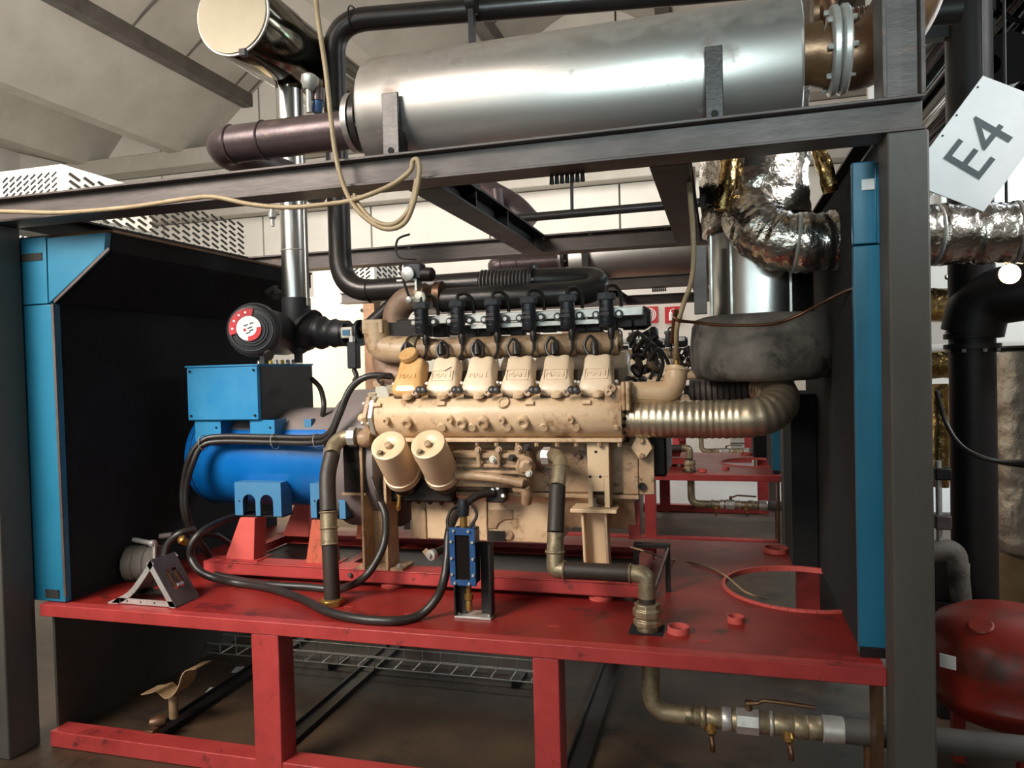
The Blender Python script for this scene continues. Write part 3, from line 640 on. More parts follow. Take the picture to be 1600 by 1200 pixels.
# fan housing and grille towards the engine
cx0 = gx1-.002
MB().lathe([(0, .30), (.02, .315), (.24, .315), (.25, .30)], (cx0, YC, 1.10), (1, 0, 0), 48).build('coupling_housing', dusty_grey, t)
g = P(550, 730, 2.80)
gp = MB().box(P(536, 700, 2.80).x, P(569, 700, 2.80).x, 2.806, 2.812, P(550, 769, 2.80).z, P(550, 694, 2.80).z).build('grille', foam, t)
m = MB(); xa, xb = P(536, 700, 2.8).x, P(569, 700, 2.8).x; za, zb_ = P(550, 769, 2.8).z, P(550, 694, 2.8).z
for i in range(17): x = xa+(xb-xa)*i/16; m.box(x-.0012, x+.0012, 2.802, 2.8055, za, zb_)
for i in range(30): z = za+(zb_-za)*i/29; m.box(xa, xb, 2.800, 2.802, z-.0012, z+.0012)
m.build('wire_mesh', dark_in, gp, flat=True, kind='stuff')
MB().box(xa-.01, xb+.002, 2.795, 2.806, za-.012, za-.002).build('grille_ledge', tan_strip, gp)

# ------------------------------------------------------------------ engine
def make_engine(label):
    t = thing('engine', label, 'engine', (-.85, YC, .67), 'cream engines')
    # crankcase
    yF = 2.90
    zt_, zb_ = P(800, 690, yF).z, P(800, 768, yF).z
    xa, xb = P(578, 720, yF).x, P(1000, 720, yF).x
    body = MB().prism([(xa, yF, zb_), (xa, yF, zt_-.03), (xa, yF+.02, zt_+.02), (xa, 2*YC-yF-.02, zt_+.02), (xa, 2*YC-yF, zb_)], (xb-xa, 0, 0)).build('crankcase', cream_dirty, t, bevel=.006)
    MB().prism([(xa+.02, YC-.23, zt_), (xa+.02, YC-.30, 1.36), (xa+.02, YC+.30, 1.36), (xa+.02, YC+.23, zt_)], (xb-xa-.06, 0, 0)).build('cylinder_block', dark_in, t)
    for px, w_ in ((1010, 10), (985, 16)):
        x = P(px, 700, yF).x; MB().box(x-.03, x+.03, yF-.012, yF-.001, zb_, zt_-.01).build('end_cover', cream_dirty, t, bevel=.004)
    p = P(1003, 760, yF-.013); MB().lathe([(0, .016), (.012, .016), (.012, .009), (.004, .008)], (p.x, yF-.012, p.z), (0, -1, 0), 16).build('plug', dark_in, t)
    x = P(860, 700, yF).x
    for px, py in ((870, 712), (905, 712), (945, 700), (1000, 705), (955, 722), (735, 790), (690, 790), (1002, 690)):
        q = P(px, py, yF-.002); bolt((q.x, yF-.002, q.z), (0, -1, 0), .010, .009, t, cream_dirty)
    # split line flange and sump
    MB().box(xa+.03, xb-.005, yF-.02, 2*YC-yF+.02, zb_-.018, zb_-.001).build('sump_flange', cream_dirty, t, bevel=.003)
    zs0, zs1 = P(750, 845, 2.93).z, zb_-.019
    sx0, sx1 = P(642, 800, 2.93).x, P(872, 800, 2.93).x
    MB().prism([(sx0, 2.93, zs0), (sx0, 2.93, zs1-.03), (sx0, yF, zs1), (sx0, 2*YC-yF, zs1), (sx0, 2*YC-2.93, zs0)], (sx1-sx0, 0, 0)).build('oil_sump', cream, t, bevel=.005)
    MB().prism([(sx1+.001, 2.98, zs0+.06), (sx1+.001, yF+.01, zs1), (sx1+.001, 2*YC-yF, zs1), (sx1+.001, 2*YC-2.98, zs0+.06)], (xb-sx1-.03, 0, 0)).build('sump_step', cream_dirty, t)
    for a, b in ((655, 666), (760, 762)):
        MB().box(P(a, 800, 2.93).x, P(b, 800, 2.93).x, 2.921, 2.929, zs0+.0, zs1-.03).build('sump_rib', cream_dirty, t, bevel=.002)
    q = [P(762, 796, 2.92), P(801, 797, 2.92), P(801, 812, 2.92), P(788, 812, 2.92), P(778, 818, 2.92), P(775, 826, 2.92), P(762, 826, 2.92)]
    MB().prism([(v.x, 2.922, v.z) for v in q], (0, .007, 0)).build('sump_pad', cream_dirty, t, bevel=.002)
    MB().box(P(762, 830, 2.92).x, P(790, 830, 2.92).x, 2.918, 2.929, P(780, 846, 2.92).z, P(780, 830, 2.92).z).build('dark_port', rubber, t)
    q = P(794, 836, 2.92); MB().lathe([(0, .02), (.01, .02), (.01, .01), (.006, .009)], (q.x, 2.929, q.z), (0, -1, 0), 16).build('drain_boss', cream_dirty, t)
    # long water cooled manifold casing
    yM = 2.86; zM, rM = cfit((770, 614), (770, 684), yM)
    mx0, mx1 = P(588, 650, yM-.06).x, P(972, 650, yM-.06).x
    cas = MB().lathe([(0, rM*.96), (.01, rM), (mx1-mx0-.01, rM), (mx1-mx0, rM*.97)], (mx0, yM, zM), (1, 0, 0), 48).build('manifold_casing', cream, t)
    MB().box(mx0+.0, mx1, yM-.068, yM+.06, zM-rM*1.0-.012, zM-rM+.004).build('casing_ledge', cream, cas, bevel=.003)
    zb2 = zM-rM-.018
    for px in (745, 775, 808, 838, 870, 900, 936, 968): bolt((P(px, 685, 2.80).x, yM-.055, zb2+.006), (0, 0, -1), .009, .014, cas, cream_dirty)
    def boss(px, py, n_, kind):
        p, nn = hitx(px, py, yM, zM, rM); r = rad(p, n_)
        if kind == 'eye': MB().lathe([(-.02, r), (.022, r*.9), (.022, r*.58), (.014, r*.45), (.014, .0001)], p, (nn+Vector((0, -.4, -.5))).normalized(), 18).build('boss', cream, cas)
        elif kind == 'pin': 
            b = MB().lathe([(-.01, r), (.022, r*.85), (.022, r*.45), (.016, r*.4), (.016, .0001)], p, (nn+Vector((0, -.4, -.3))).normalized(), 14).build('plug', cream, cas)
        elif kind == 'disc': MB().lathe([(-.004, r), (.006, r), (.009, r*.85), (.009, .0001)], p, nn, 20).build('core_plug', cream, cas)
        elif kind == 'ring': MB().lathe([(-.004, r), (.006, r), (.010, r*.9), (.010, r*.68), (.004, r*.55), (.004, .0001)], p, nn, 24).build('ring_boss', cream, cas)
        else:
            u = Vector((1, 0, 0)); v = nn.cross(u); MB().cbox(p, r*1.1, r*.6, .012, (u, v, nn)).build('tab', cream, cas, bevel=.002)
    for a in ((787, 630, 10, 'ring'), (828, 631, 6, 'tab'), (917, 630, 6, 'tab'), (690, 632, 6, 'tab'), (605, 656, 6, 'pin'), (637, 659, 9, 'eye'), (704, 654, 6, 'pin'), (722, 659, 9, 'eye'), (756, 659, 10, 'eye'), (785, 655, 6, 'pin'),
              (818, 658, 10, 'eye'), (892, 654, 6, 'pin'), (850, 667, 7, 'disc'), (900, 667, 7, 'disc'), (963, 667, 4, 'disc'), (691, 667, 7, 'disc'), (738, 667, 7, 'disc'), (793, 667, 7, 'disc'), (590, 634, 6, 'tab')): boss(*a)
    # ends of the casing
    for d, rr in ((0, 1.12), (-.028, 1.08)):
        e = MB().lathe([(0, rM*rr), (.020, rM*rr)], (mx0-.022+d, yM, zM), (1, 0, 0), 6 if d else 8).build('end_plate', cream_dirty if d else alu, t, bevel=.003)
        for i in range(6):
            q = math.pi*i/3+.3; bolt((mx0-.022+d, yM+rM*.9*math.cos(q), zM+rM*.9*math.sin(q)), (-1, 0, 0), .009, .01, e)
    q = P(575, 655, 2.80); MB().lathe([(0, .024), (.03, .02), (.04, .01)], (mx0-.05, yM-.04, zM-.005), (-1, -.3, 0), 14).build('end_knob', cream, t)
    for (px, py, n_, hh) in ((600, 612, 12, .05), (585, 618, 9, .03), (615, 608, 8, .04), (592, 600, 7, .03), (628, 612, 10, .035)):
        q = P(px, py, 2.84); MB().cbox((q.x, 2.84, q.z), rad(q, n_), .02, hh*.5).build('fitting', rnd.choice([cream_dirty, galv, alu]), t, bevel=.004)
    q = P(597, 601, 2.80); MB().tube(spl([q, P(590, 592, 2.8), P(610, 585, 2.83), P(618, 600, 2.85)]), .005, 8).build('sensor_wire', rubber, t)
    zf = P(958, 605, yM).z
    hx0, hx1 = P(943, 640, yM-.06).x, P(975, 640, yM-.06).x
    MB().box(hx0, hx1, yM-.075, yM+.05, zM-rM*.4, P(955, 603, 2.79).z).build('outlet_box', cream, t, bevel=.012)
    for px in (956,):
        q = P(px, 606, 2.785); MB().lathe([(0, .016), (.01, .016), (.01, .007), (.004, .006)], (q.x, yM-.075, q.z), (0, -1, 0), 16).build('plug', cream_dirty, t)
    fe = P(972, 615, yM); 
    for i_, (d, s_) in enumerate(((0, 1.0), (.018, 1.06))):
        MB().box(hx1-.008+d, hx1+.008+d, yM-.08*s_, yM+.06, P(970, 640, yM).z, P(970, 596, yM).z+.002*i_).build('elbow_flange', cream, t, bevel=.006)
    c0 = P(978, 614, yM); re = rad(c0, 17)
    el = MB().tube(fil([(hx1+.02, yM, c0.z), (P(1052, 612, yM).x, yM, c0.z), P(1058, 575, yM+.03)], .075, 12), re, 24).build('water_elbow', cream, t)
    q = P(1058, 578, yM+.03); MB().ring(q, (0.05, 0.1, 1), re, .007, 28, 8).build('end_rim', cream, el)
    MB().tube(spl([P(1058, 582, yM+.03), P(1057, 560, yM+.03), P(1057, 535, yM+.03)], 4), [re*.9]+[.012]*4+[.01]*4, 14).build('bleed_stem', brass, el)
    MB().tube([hitx(985, 622, yM, c0.z, re)[0], hitx(1040, 624, yM, c0.z, re)[0]], .003, 6).build('casting_seam', cream_dirty, el)
    # rocker covers on the near bank
    nrm = Vector((0, -.866, .5)); vv = Vector((0, .5, .866)); uu = Vector((1, 0, 0))
    out = [(-.5, .03), (-.5, .14), (-.475, .30), (-.43, .45), (-.41, .60), (-.405, .80), (-.39, .90), (-.34, .975), (-.22, .995), (-.13, .985), (-.06, .95), (.06, .95), (.13, .985), (.22, .995), (.34, .975), (.39, .90), (.405, .80), (.41, .60), (.43, .45), (.475, .30), (.5, .14), (.5, .03), (.44, -.04), (.34, -.08), (.18, -.10), (0, -.105), (-.18, -.10), (-.34, -.08), (-.44, -.04)]
    W_, H_ = .135, .168
    ccx, ccy = 0, .42
    px_c = (638, 692, 748, 809, 868, 932)
    for k, px in enumerate(px_c):
        c = P(px, 586-(k*.8), 2.83); base = c-vv*H_*.45
        def pt(u, v, s, n_): return base+uu*W_*(ccx+(u-ccx)*s)+vv*H_*(ccy+(v-ccy)*s)+nrm*n_
        layers = [(1.06, -.062), (1.06, -.052), (1.0, -.050), (.99, -.022), (.965, -.010), (.91, -.002), (.80, .003), (.5, .006)]
        vs = [pt(u, v, s, n_) for s, n_ in layers for u, v in out]; n = len(out); fs = []
        for i in range(len(layers)-1):
            for j in range(n): fs.append((i*n+j, i*n+(j+1) % n, (i+1)*n+(j+1) % n, (i+1)*n+j))
        fs += [tuple(range(n))[::-1], tuple(range((len(layers)-1)*n, len(layers)*n))]
        cv = MB().add(vs, fs).build('rocker_cover', cream_oil if k == 0 else cream_valve, t, ang=50)
        fm = base+vv*H_*.40+nrm*.0068
        text('MAN', .034, .0018, frame_m(fm, uu, vv), 'raised_letters', cream_oil if k == 0 else cream_valve, cv)
        if k in (1, 3, 4, 5):
            m = MB()
            for (dx, dz, sx, sz) in ((0, .022, .044, .0012), (0, -.022, .044, .0012), (-.044, 0, .0012, .022), (.044, 0, .0012, .022)): m.cbox(fm+uu*dx+vv*dz, sx, sz, .0014, (uu, vv, nrm))
            m.build('name_border', cream_valve, cv)
        MB().cbox(base-vv*H_*.085+nrm*-.02, .011, .012, .008, (uu, vv, nrm)).build('clip', cream_dirty, cv, bevel=.002)
        for s in (-1, 1): bolt(base+uu*s*W_*.55+vv*H_*.30+nrm*-.05, nrm, .008, .02, cv, zinc)
        if k == 0:
            q = base+vv*H_*.90; MB().lathe([(0, .034), (.035, .034), (.037, .040), (.056, .040), (.06, .036), (.06, .0001)], q+nrm*-.035+uu*-.008, (nrm+Vector((-.15, 0, .55))).normalized(), 24).build('filler_cap', cream_oil, cv)
        if k == 1:
            MB().cbox(fm+uu*.022+vv*.030, .016, .002, .0008, (Vector((.8, .36, .48)).normalized(), Vector((-.6, .48, .64)).normalized(), nrm)).build('scratch', dark_in, cv)
        # head below the cover
        hd = MB().cbox(base+vv*H_*.40-nrm*.125, W_*.5, H_*.5, .024, (uu, vv, nrm)).build('cylinder_head', head_m, t, bevel=.008)
        zz = P(px, 612, 2.80).z
        MB().box(c.x-.06, c.x+.06, 2.80, 2.88, zz-.03, zz-.006).build('head_foot', head_m, hd, bevel=.01)
        for dx in (-.085, -.066):
            MB().lathe([(0, .014), (.016, .015), (.02, .008)], (c.x+dx+.16*(k < 5)-.0, 2.772, zz+.004), (0, -1, .35), 12).build('black_plug', rubber, hd)
        MB().lathe([(0, .013), (.012, .013), (.012, .006), (.006, .005)], (c.x+.055, 2.772, zz-.004), (0, -1, .2), 14).build('banjo_bolt', cream_dirty, hd)
        MB().lathe([(0, .024), (.012, .02), (.018, .008)], (c.x+.012, 2.79, zM+rM*.88), (0, -.4, 1), 16).build('core_bump', cream, hd)
    # far bank
    for k, px in enumerate(px_c):
        c = P(px, 586-(k*.8), 2.83); n2 = Vector((0, .8, .6)); v2 = Vector((0, -.6, .8))
        MB().cbox(Vector((c.x, 2*YC-c.y, c.z)), W_*.46, H_*.46, .06, (uu, v2, n2)).build('far_cover', cream_valve, t, bevel=.02)
    # intake manifold
    yI = 3.0; zI, rI = cfit((700, 528), (700, 561), yI)
    ix1 = P(972, 540, yI).x
    MB().tube([(P(628, 545, yI).x, yI, zI), (ix1-.02, yI, zI), (ix1, yI, zI)], [rI, rI, rI*.7], 24).build('intake_manifold', cream_dirty, t)
    for px in px_c: q = P(px+24, 545, yI); MB().lathe([(0, rI*1.12), (.03, rI*1.12)], (q.x, yI, zI), (1, 0, 0), 24).build('manifold_band', cream_dirty, t)
    MB().tube(fil([P(589, 505, yI), P(591, 545, yI), (P(640, 548, yI).x, yI, zI)], .075, 10), rad(P(600, 540, yI), 21), 24).build('intake_elbow', cream, t)
    q = P(645, 545, yI); MB().lathe([(0, rI*1.2), (.02, rI*1.3), (.03, rI*1.2)], (q.x, yI, zI), (1, 0, 0), 24).build('hose_clamp', galv, t)
    MB().box(P(573, 510, yI).x, P(605, 510, yI).x, yI-.05, yI+.08, P(590, 522, yI).z, P(590, 500, yI).z).build('square_flange', cream, t, bevel=.004)
    MB().tube(spl([P(600, 555, 3.06), P(607, 580, 3.06), P(640, 590, 3.06)], 6), .055, 18).build('lower_elbow', rust_cream, t)
    MB().tube(spl([P(618, 505, 3.05), P(620, 488, 3.05), P(635, 470, 3.05), P(668, 462, 3.05)], 6), .058, 20).build('rusted_elbow', rust_cream, t)
    MB().box(P(613, 510, 3.05).x, P(668, 510, 3.05).x, 3.0, 3.12, P(640, 526, 3.0).z, P(640, 499, 3.0).z).build('elbow_base', dark_in, t, bevel=.004)
    MB().lathe([(0, .062), (.03, .062)], P(682, 462, 3.05), (1, 0, 0), 24).build('joint_flange', rusty, t)
    # actuator stack on the elbow
    a = MB().cbox(P(648, 425, 3.0), .042, .03, .036).build('actuator', plastic, t, bevel=.008)
    MB().lathe([(0, .03), (.05, .03), (.06, .02)], P(658, 428, 3.0), (1, 0, -.1), 16).build('motor_can', dark_in, a)
    MB().lathe([(0, .03), (.012, .03), (.016, .02)], P(638, 428, 2.965), (0, -1, 0), 18).build('dial', zinc, a)
    MB().box(P(624, 438, 3).x, P(654, 438, 3).x, 2.97, 3.03, P(640, 440, 3).z, P(640, 437, 3).z).box(P(652, 440, 3).x, P(655, 440, 3).x, 2.97, 3.03, P(650, 455, 3).z, P(650, 437, 3).z).build('mount_plate', zinc, a)
    a2 = MB().cbox(P(655, 468, 2.98), .034, .02, .012).build('link_lever', zinc, t, bevel=.002)
    MB().lathe([(0, .028), (.02, .028), (.024, .02)], P(658, 466, 2.965), (0, -1, 0), 20).build('pivot_disc', alu, a2)
    MB().lathe([(0, .015), (.02, .015), (.024, .008)], P(641, 469, 2.965), (0, -1, 0), 12).build('pivot_bolt', zinc, a2)
    MB().tube(spl([P(625, 415, 2.97), P(631, 440, 2.97), P(640, 466, 2.96)], 5), .006, 8).build('link_rod', rubber, a2)
    MB().tube(spl([P(650, 405, 3.0), P(622, 400, 3.0), P(621, 375, 3.05), P(640, 366, 3.1)], 6), .005, 8).build('signal_wire', rubber, a)
    # ignition rail, coils and leads
    yR_ = 2.98
    r0, r1 = P(648, 504, yR_), P(1004, 479, yR_)
    zr = (r0.z+r1.z)/2
    MB().box(r0.x, r1.x, yR_, yR_+.03, zr-.022, zr+.014).build('ignition_rail', zinc, t, bevel=.003)
    MB().box(P(735, 515, yR_).x, P(935, 510, yR_).x, yR_+.005, yR_+.03, zr-.048, zr-.030).build('lower_strip', zinc, t)
    cx = ((660, 505), (716, 501), (771, 497), (827, 493), (887, 489), (948, 483))
    for k, (px, py) in enumerate(cx):
        c = P(px, py, yR_-.03); hgt = .104; rr = .030; zc = zr-.012
        co = MB().lathe([(-hgt/2, rr*.9), (-hgt/2+.006, rr), (hgt/2, rr)], (c.x, yR_-.036, zc), (0, 0, 1), 24).build('ignition_coil', plastic, t)
        cp = MB().lathe([(hgt/2, rr*1.1), (hgt/2+.005, rr*1.28), (hgt/2+.024, rr*1.28), (hgt/2+.03, rr*1.1)], (c.x, yR_-.036, zc), (0, 0, 1), 8).build('coil_cap', cap_grey, co)
        MB().tube(spl([(c.x, yR_-.036, zc+hgt/2+.03), (c.x+.004, yR_-.03, zc+hgt/2+.055), (c.x+.03, yR_, zc+hgt/2+.06), (c.x+.05, yR_+.02, zc+hgt/2+.03), (c.x+.05, yR_+.03, zc+.03)], 4), .008, 8).build('coil_wire', rubber, co)
        for s in (-1, 1):
            MB().lathe([(0, .017), (.012, .017)], (c.x+s*.046, yR_-.001, zc-.002), (0, -1, 0), 14).build('washer', rubber, co)
            bolt((c.x+s*.046, yR_-.013, zc-.002), (0, -1, 0), .011, .008, co)
        for dz, w_ in ((.036, .007), (.018, .016), (.012, .016), (.0, .018), (-.006, .018), (-.026, .006)):
            MB().cbox((c.x-.004, yR_-.036-rr-.0002, zc+dz), w_, .0012, .0016).build('print_line', steel, co)
        bt = P(px+6, py+32, yR_-.03)
        MB().lathe([(-.03, .010), (-.01, .014), (.014, .014), (.02, .01)], (c.x+.016, yR_-.036, zc-hgt/2-.02), (0, 0, 1), 12).build('lead_boot', rubber, co)
        x0 = c.x+.016; z0 = zc-hgt/2-.040; cz = P(px_c[k], 556, 2.93)
        MB().tube(spl([(x0, yR_-.036, z0), (x0, yR_-.045, z0-.05), (x0-.025, yR_-.07, z0-.088), (x0-.075, yR_-.075, z0-.08), (x0-.105, yR_-.06, z0-.035), (x0-.085, yR_-.05, z0+.004), (x0-.06, yR_-.05, z0-.02), (x0-.06, yR_-.05, z0-.06)], 5), .0065, 8).build('ignition_lead', rubber, co)
        MB().lathe([(0, .016), (.05, .011)], (cz.x-.005, 2.925, cz.z+.005), (-.1, .2, 1), 10).build('plug_boot', rubber, co)
    # dark clutter behind the rail
    for i in range(14):
        q = P(690+i*24, 520+rnd.uniform(-6, 6)-i*1.2, 3.1); MB().cbox(q, .03, .03, .03).build('rail_bracket', dark_in, t, bevel=.004)
    # oil filters
    for px, py in ((606, 695), (668, 693)):
        f0 = P(px, py, 2.64); vd = (f0-CAM).normalized(); sx = _R; up = _U
        ax_ = (vd*.76+sx*.29-up*.58).normalized(); r = rad(f0, 28); Lf = .225
        fo = MB().lathe([(.012, .0001), (.014, r*.25), (.006, r*.5), (0, r*.85), (.003, r*.97), (.012, r), (Lf-.03, r), (Lf-.028, r*1.07), (Lf, r*1.07), (Lf+.002, r*.9)], f0, ax_, 40).build('oil_filter', cream_clean, t)
        MB().lathe([(.012, r*.2), (-.004, r*.2), (-.006, r*.14), (-.006, .0001)], f0, ax_, 10).build('centre_bolt', cream_dirty, fo)
        u_ = (-up+ax_*(up.dot(ax_))).normalized(); w2 = (-sx+ax_*(sx.dot(ax_))).normalized()
        o2 = f0+u_*r*.56+w2*r*.30
        MB().lathe([(.006, r*.22), (-.002, r*.22), (-.002, r*.13), (-.014, r*.13), (-.014, .0001)], o2, ax_, 8).build('vent_bolt', galv, fo)
        MB().lathe([(Lf+.002, r*.95), (Lf+.05, r*.9)], f0, ax_, 20).build('filter_head', dark_in, fo)
    q = P(650, 765, 2.86); MB().cbox((q.x+.01, 2.87, q.z), .16, .03, .05).build('filter_bracket', dark_in, t, bevel=.01)
    q = P(625, 768, 2.83); 
    MB().lathe([(0, .014), (.02, .014), (.02, .008), (.06, .008), (.06, .012), (.08, .006)], q, (-.1, -.1, -1), 10).build('drain_cock', brass, t)
    for i in range(5):
        q = P(640+i*18, 777+rnd.uniform(-3, 3), 2.88); MB().lathe([(0, .012), (.03, .009)], q, (rnd.uniform(-.3, .3), -1, -.6), 8).build('fitting', dark_in, t)
    # oil cooler casting
    yo = 2.80
    oc = MB().box(P(706, 730, yo).x, P(826, 730, yo).x, yo, yF-.001, P(760, 762, yo).z, P(760, 705, yo).z).build('oil_cooler', cream_dirty, t, bevel=.01)
    for (py, h_) in ((711, 4), (727, 3), (737, 3)):
        MB().box(P(702, py, yo).x, P(822, py, yo).x, yo-.02, yo-.001, P(760, py+h_, yo).z, P(760, py-h_, yo).z).build('cooler_rib', cream_dirty, oc, bevel=.004)
    MB().tube(spl([P(712, 742, 2.77), P(745, 744, 2.77), P(780, 748, 2.76), P(818, 756, 2.76)], 5), .018, 14).build('cooler_pipe', cream_dirty, oc)
    for px, py in ((747, 704), (779, 704), (810, 702), (770, 718), (755, 745), (738, 744), (800, 716), (823, 700), (826, 722), (826, 740), (818, 757)):
        q = P(px, py, yo-.03); MB().lathe([(0, .015), (.02, .015), (.02, .009), (.03, .009)], (q.x, yo-.012, q.z), (0, -1, .1), 10).build('cap_screw', rnd.choice([cream_dirty, dark_in, alu]), oc)
    for px, py, d in ((747, 706, 22), (778, 706, 20)):
        MB().tube([P(px, py, yo-.03), P(px+2, py+d, yo-.03)], .009, 10).build('lube_pipe', cream_dirty, oc)
    MB().lathe([(0, .042), (.02, .042), (.02, .028), (.035, .024)], (P(822, 722, yo).x-.005, yo-.005, P(820, 728, yo).z), (.6, -1, 0), 8).build('end_casting', cream_dirty, oc, bevel=.004)
    MB().tube(spl([P(806, 762, 2.8), P(822, 765, 2.78), P(823, 785, 2.8)], 4), .022, 14).build('outlet_stub', cream_dirty, oc)
    MB().box(P(763, 768, 2.86).x, P(792, 768, 2.86).x, 2.82, 2.89, P(778, 783, 2.86).z, P(778, 757, 2.86).z).build('black_terminal', rubber, t, bevel=.006)
    for px, py in ((770, 766), (778, 763), (786, 775)): q = P(px, py, 2.815); MB().lathe([(0, .01), (.012, .007)], (q.x, 2.82, q.z), (0, -1, .2), 8).build('terminal_nut', zinc, t)
    # front left and right engine mounts
    x0, x1 = P(571, 800, 2.83).x, P(611, 800, 2.83).x
    zl_, zh_ = .668, P(590, 690, 2.83).z
    MB().box(x0, x0+.012, 2.79, 2.90, zl_, zh_).box(x1-.012, x1, 2.79, 2.90, zl_, P(600, 742, 2.83).z).box(x0+.012, x1-.012, 2.88, 2.90, zl_, P(600, 742, 2.83).z).build('mount_leg', cream_dirty, t, bevel=.002)
    MB().box(x0-.03, x1+.06, 2.80, 2.92, zl_-.003, zl_+.008).build('mount_foot', cream_dirty, t)
    bolt((x1+.035, 2.82, zl_+.008), (0, 0, 1), .009, .012, t)
    yb = 2.82
    a0, a1 = P(918, 740, yb).x, P(952, 740, yb).x
    up = MB().box(a0, a1, yb, yb+.01, P(935, 745, yb).z, P(935, 692, yb).z).box(a0, P(926, 760, yb).x, yb, yb+.01, P(935, 793, yb).z, P(935, 745, yb).z).box(P(944, 760, yb).x, a1, yb, yb+.01, P(935, 793, yb).z, P(935, 745, yb).z).box(P(926, 760, yb).x, P(944, 760, yb).x, yb, yb+.01, P(935, 768, yb).z, P(935, 745, yb).z)
    up.box(a0, a0+.008, yb+.01, yb+.09, P(935, 793, yb).z, P(935, 692, yb).z).box(a1-.008, a1, yb+.01, yb+.09, P(935, 793, yb).z, P(935, 692, yb).z)
    up = up.build('mount_bracket', cream_clean, t, bevel=.002)
    for px, py in ((931, 706), (922, 745), (938, 745)): q = P(px, py, yb); MB().cyl((q.x, yb-.001, q.z), (q.x, yb+.004, q.z), .006, n=10).build('bolt_hole', dark_in, up)
    q = P(928, 787, yb+.04); MB().lathe([(-.02, .022), (0, .022), (0, .012), (.025, .012), (.03, .006)], (q.x, yb+.04, q.z), (0, 0, 1), 10).build('mount_nut', zinc, up)
    pz = P(935, 797, yb).z
    MB().box(P(893, 797, yb).x, P(965, 797, yb).x, yb-.03, yb+.1, pz-.007, pz+.007).build('mount_plate', cream_clean, t, bevel=.002)
    l0, l1, l2, l3 = P(908, 803, yb).x, P(948, 803, yb).x, P(913, 884, yb).x, P(953, 884, yb).x; zl_ = .668
    v = []
    def slab(xa, xb, xc, xd, y0, y1): return [(xa, y0, zl_), (xb, y0, zl_), (xb, y1, zl_), (xa, y1, zl_), (xc, y0, pz-.008), (xd, y0, pz-.008), (xd, y1, pz-.008), (xc, y1, pz-.008)]
    F6 = [(3, 2, 1, 0), (4, 5, 6, 7), (0, 1, 5, 4), (1, 2, 6, 5), (2, 3, 7, 6), (3, 0, 4, 7)]
    MB().add(slab(l2, l3, l0, l1, yb+.045, yb+.055), F6).add(slab(l2, l2+.01, l0, l0+.01, yb-.005, yb+.045), F6).add(slab(l3-.01, l3, l1-.01, l1, yb-.005, yb+.045), F6).build('mount_leg', cream_clean, t, bevel=.002)
    # right end gear covers
    q = P(1003, 700, 2.86); s_ = rad(q, 17)
    cv = MB().prism([(q.x-s_*.5, 2.855, q.z+s_), (q.x+s_*.5, 2.855, q.z+s_), (q.x+s_, 2.855, q.z), (q.x+s_*.3, 2.855, q.z-s_), (q.x-s_*.3, 2.855, q.z-s_), (q.x-s_, 2.855, q.z)], (0, .04, 0)).build('hex_cover', cream, t, bevel=.003)
    for dz in (.7, -.7): bolt((q.x, 2.855, q.z+s_*dz), (0, -1, 0), .011, .012, cv, cream_dirty)
    MB().box(P(1002, 740, 2.95).x, P(1042, 740, 2.95).x, 2.95, 3.3, P(1020, 745, 2.95).z, P(1020, 650, 2.95).z).build('gear_case', dark_in, t, bevel=.01)
    for i in range(16):
        q = P(985+rnd.uniform(0, 42), 522+rnd.uniform(0, 86), 3.15+rnd.uniform(-.08, .08)); rr = rnd.uniform(.012, .026)
        MB().lathe([(-.03, rr*.7), (-.02, rr), (.02, rr), (.03, rr*.6)], q, (rnd.uniform(-1, 1), -.6, rnd.uniform(-1, 1)), 12).build('ancillary', rnd.choice([dark_in, rubber, head_m, dark_in]), t)
    for k in range(4):
        q = P(985+k*10, 540+k*8, 3.1); MB().tube(spl([q, q+Vector((.04, -.03, .05)), q+Vector((.08, 0, -.03)), q+Vector((.05, .02, -.12))]), .008, 8).build('loom', rubber, t)
    q = P(1000, 497, 3.12); MB().lathe([(0, .048), (.09, .05), (.115, .034)], (q.x-.07, 3.12, q.z), (1, 0, 0), 24).build('end_drum', plastic, t)
    # starter ring housing at the generator end
    MB().lathe([(0, .30), (.05, .30)], (xa-.05, YC, 1.08), (1, 0, 0), 40).build('flywheel_housing', dark_in, t)
    return t
engine = make_engine('nearest cream engine with six rocker covers and two oil filters')

# ------------------------------------------------------------------ throttle between filter hose and engine
t = thing('throttle_valve', 'black and silver throttle valve between the filter hose and the engine', 'valve', P(553, 521, 3.14))
c = P(544, 521, 3.14); a = Vector((1, -.05, 0)).normalized()
MB().lathe([(0, .062), (.014, .062)], c+a*-.012, a, 32).build('flange', plastic, t)
MB().lathe([(0, .062), (.014, .062)], c+a*.058, a, 32).build('flange', plastic, t)
MB().lathe([(0, .046), (.06, .046)], c, a, 28).build('throttle_body', dark_in, t)
MB().cbox(c+Vector((.03, -.062, 0)), .03, .012, .026).build('silver_housing', alu, t, bevel=.004)
MB().cbox(c+Vector((.03, -.076, 0)), .018, .002, .013).build('blue_tag', blue_foot, t)
b = P(553, 555, 3.07); MB().cbox(b, .024, .024, .062).build('actuator_box', plastic, t, bevel=.006)
MB().cbox(P(550, 531, 3.06), .011, .012, .018).build('actuator_neck', zinc, t, bevel=.003)
MB().tube(spl([P(553, 577, 3.07), P(557, 588, 3.06), P(553, 596, 3.05)], 4), .012, 8).build('plug_lead', rubber, t)
MB().tube(fil([c+a*.07, P(578, 508, 3.16), P(622, 468, 3.22), P(640, 455, 3.24)], .03, 5), .034, 16).build('outlet_pipe', pipe_blk, t)

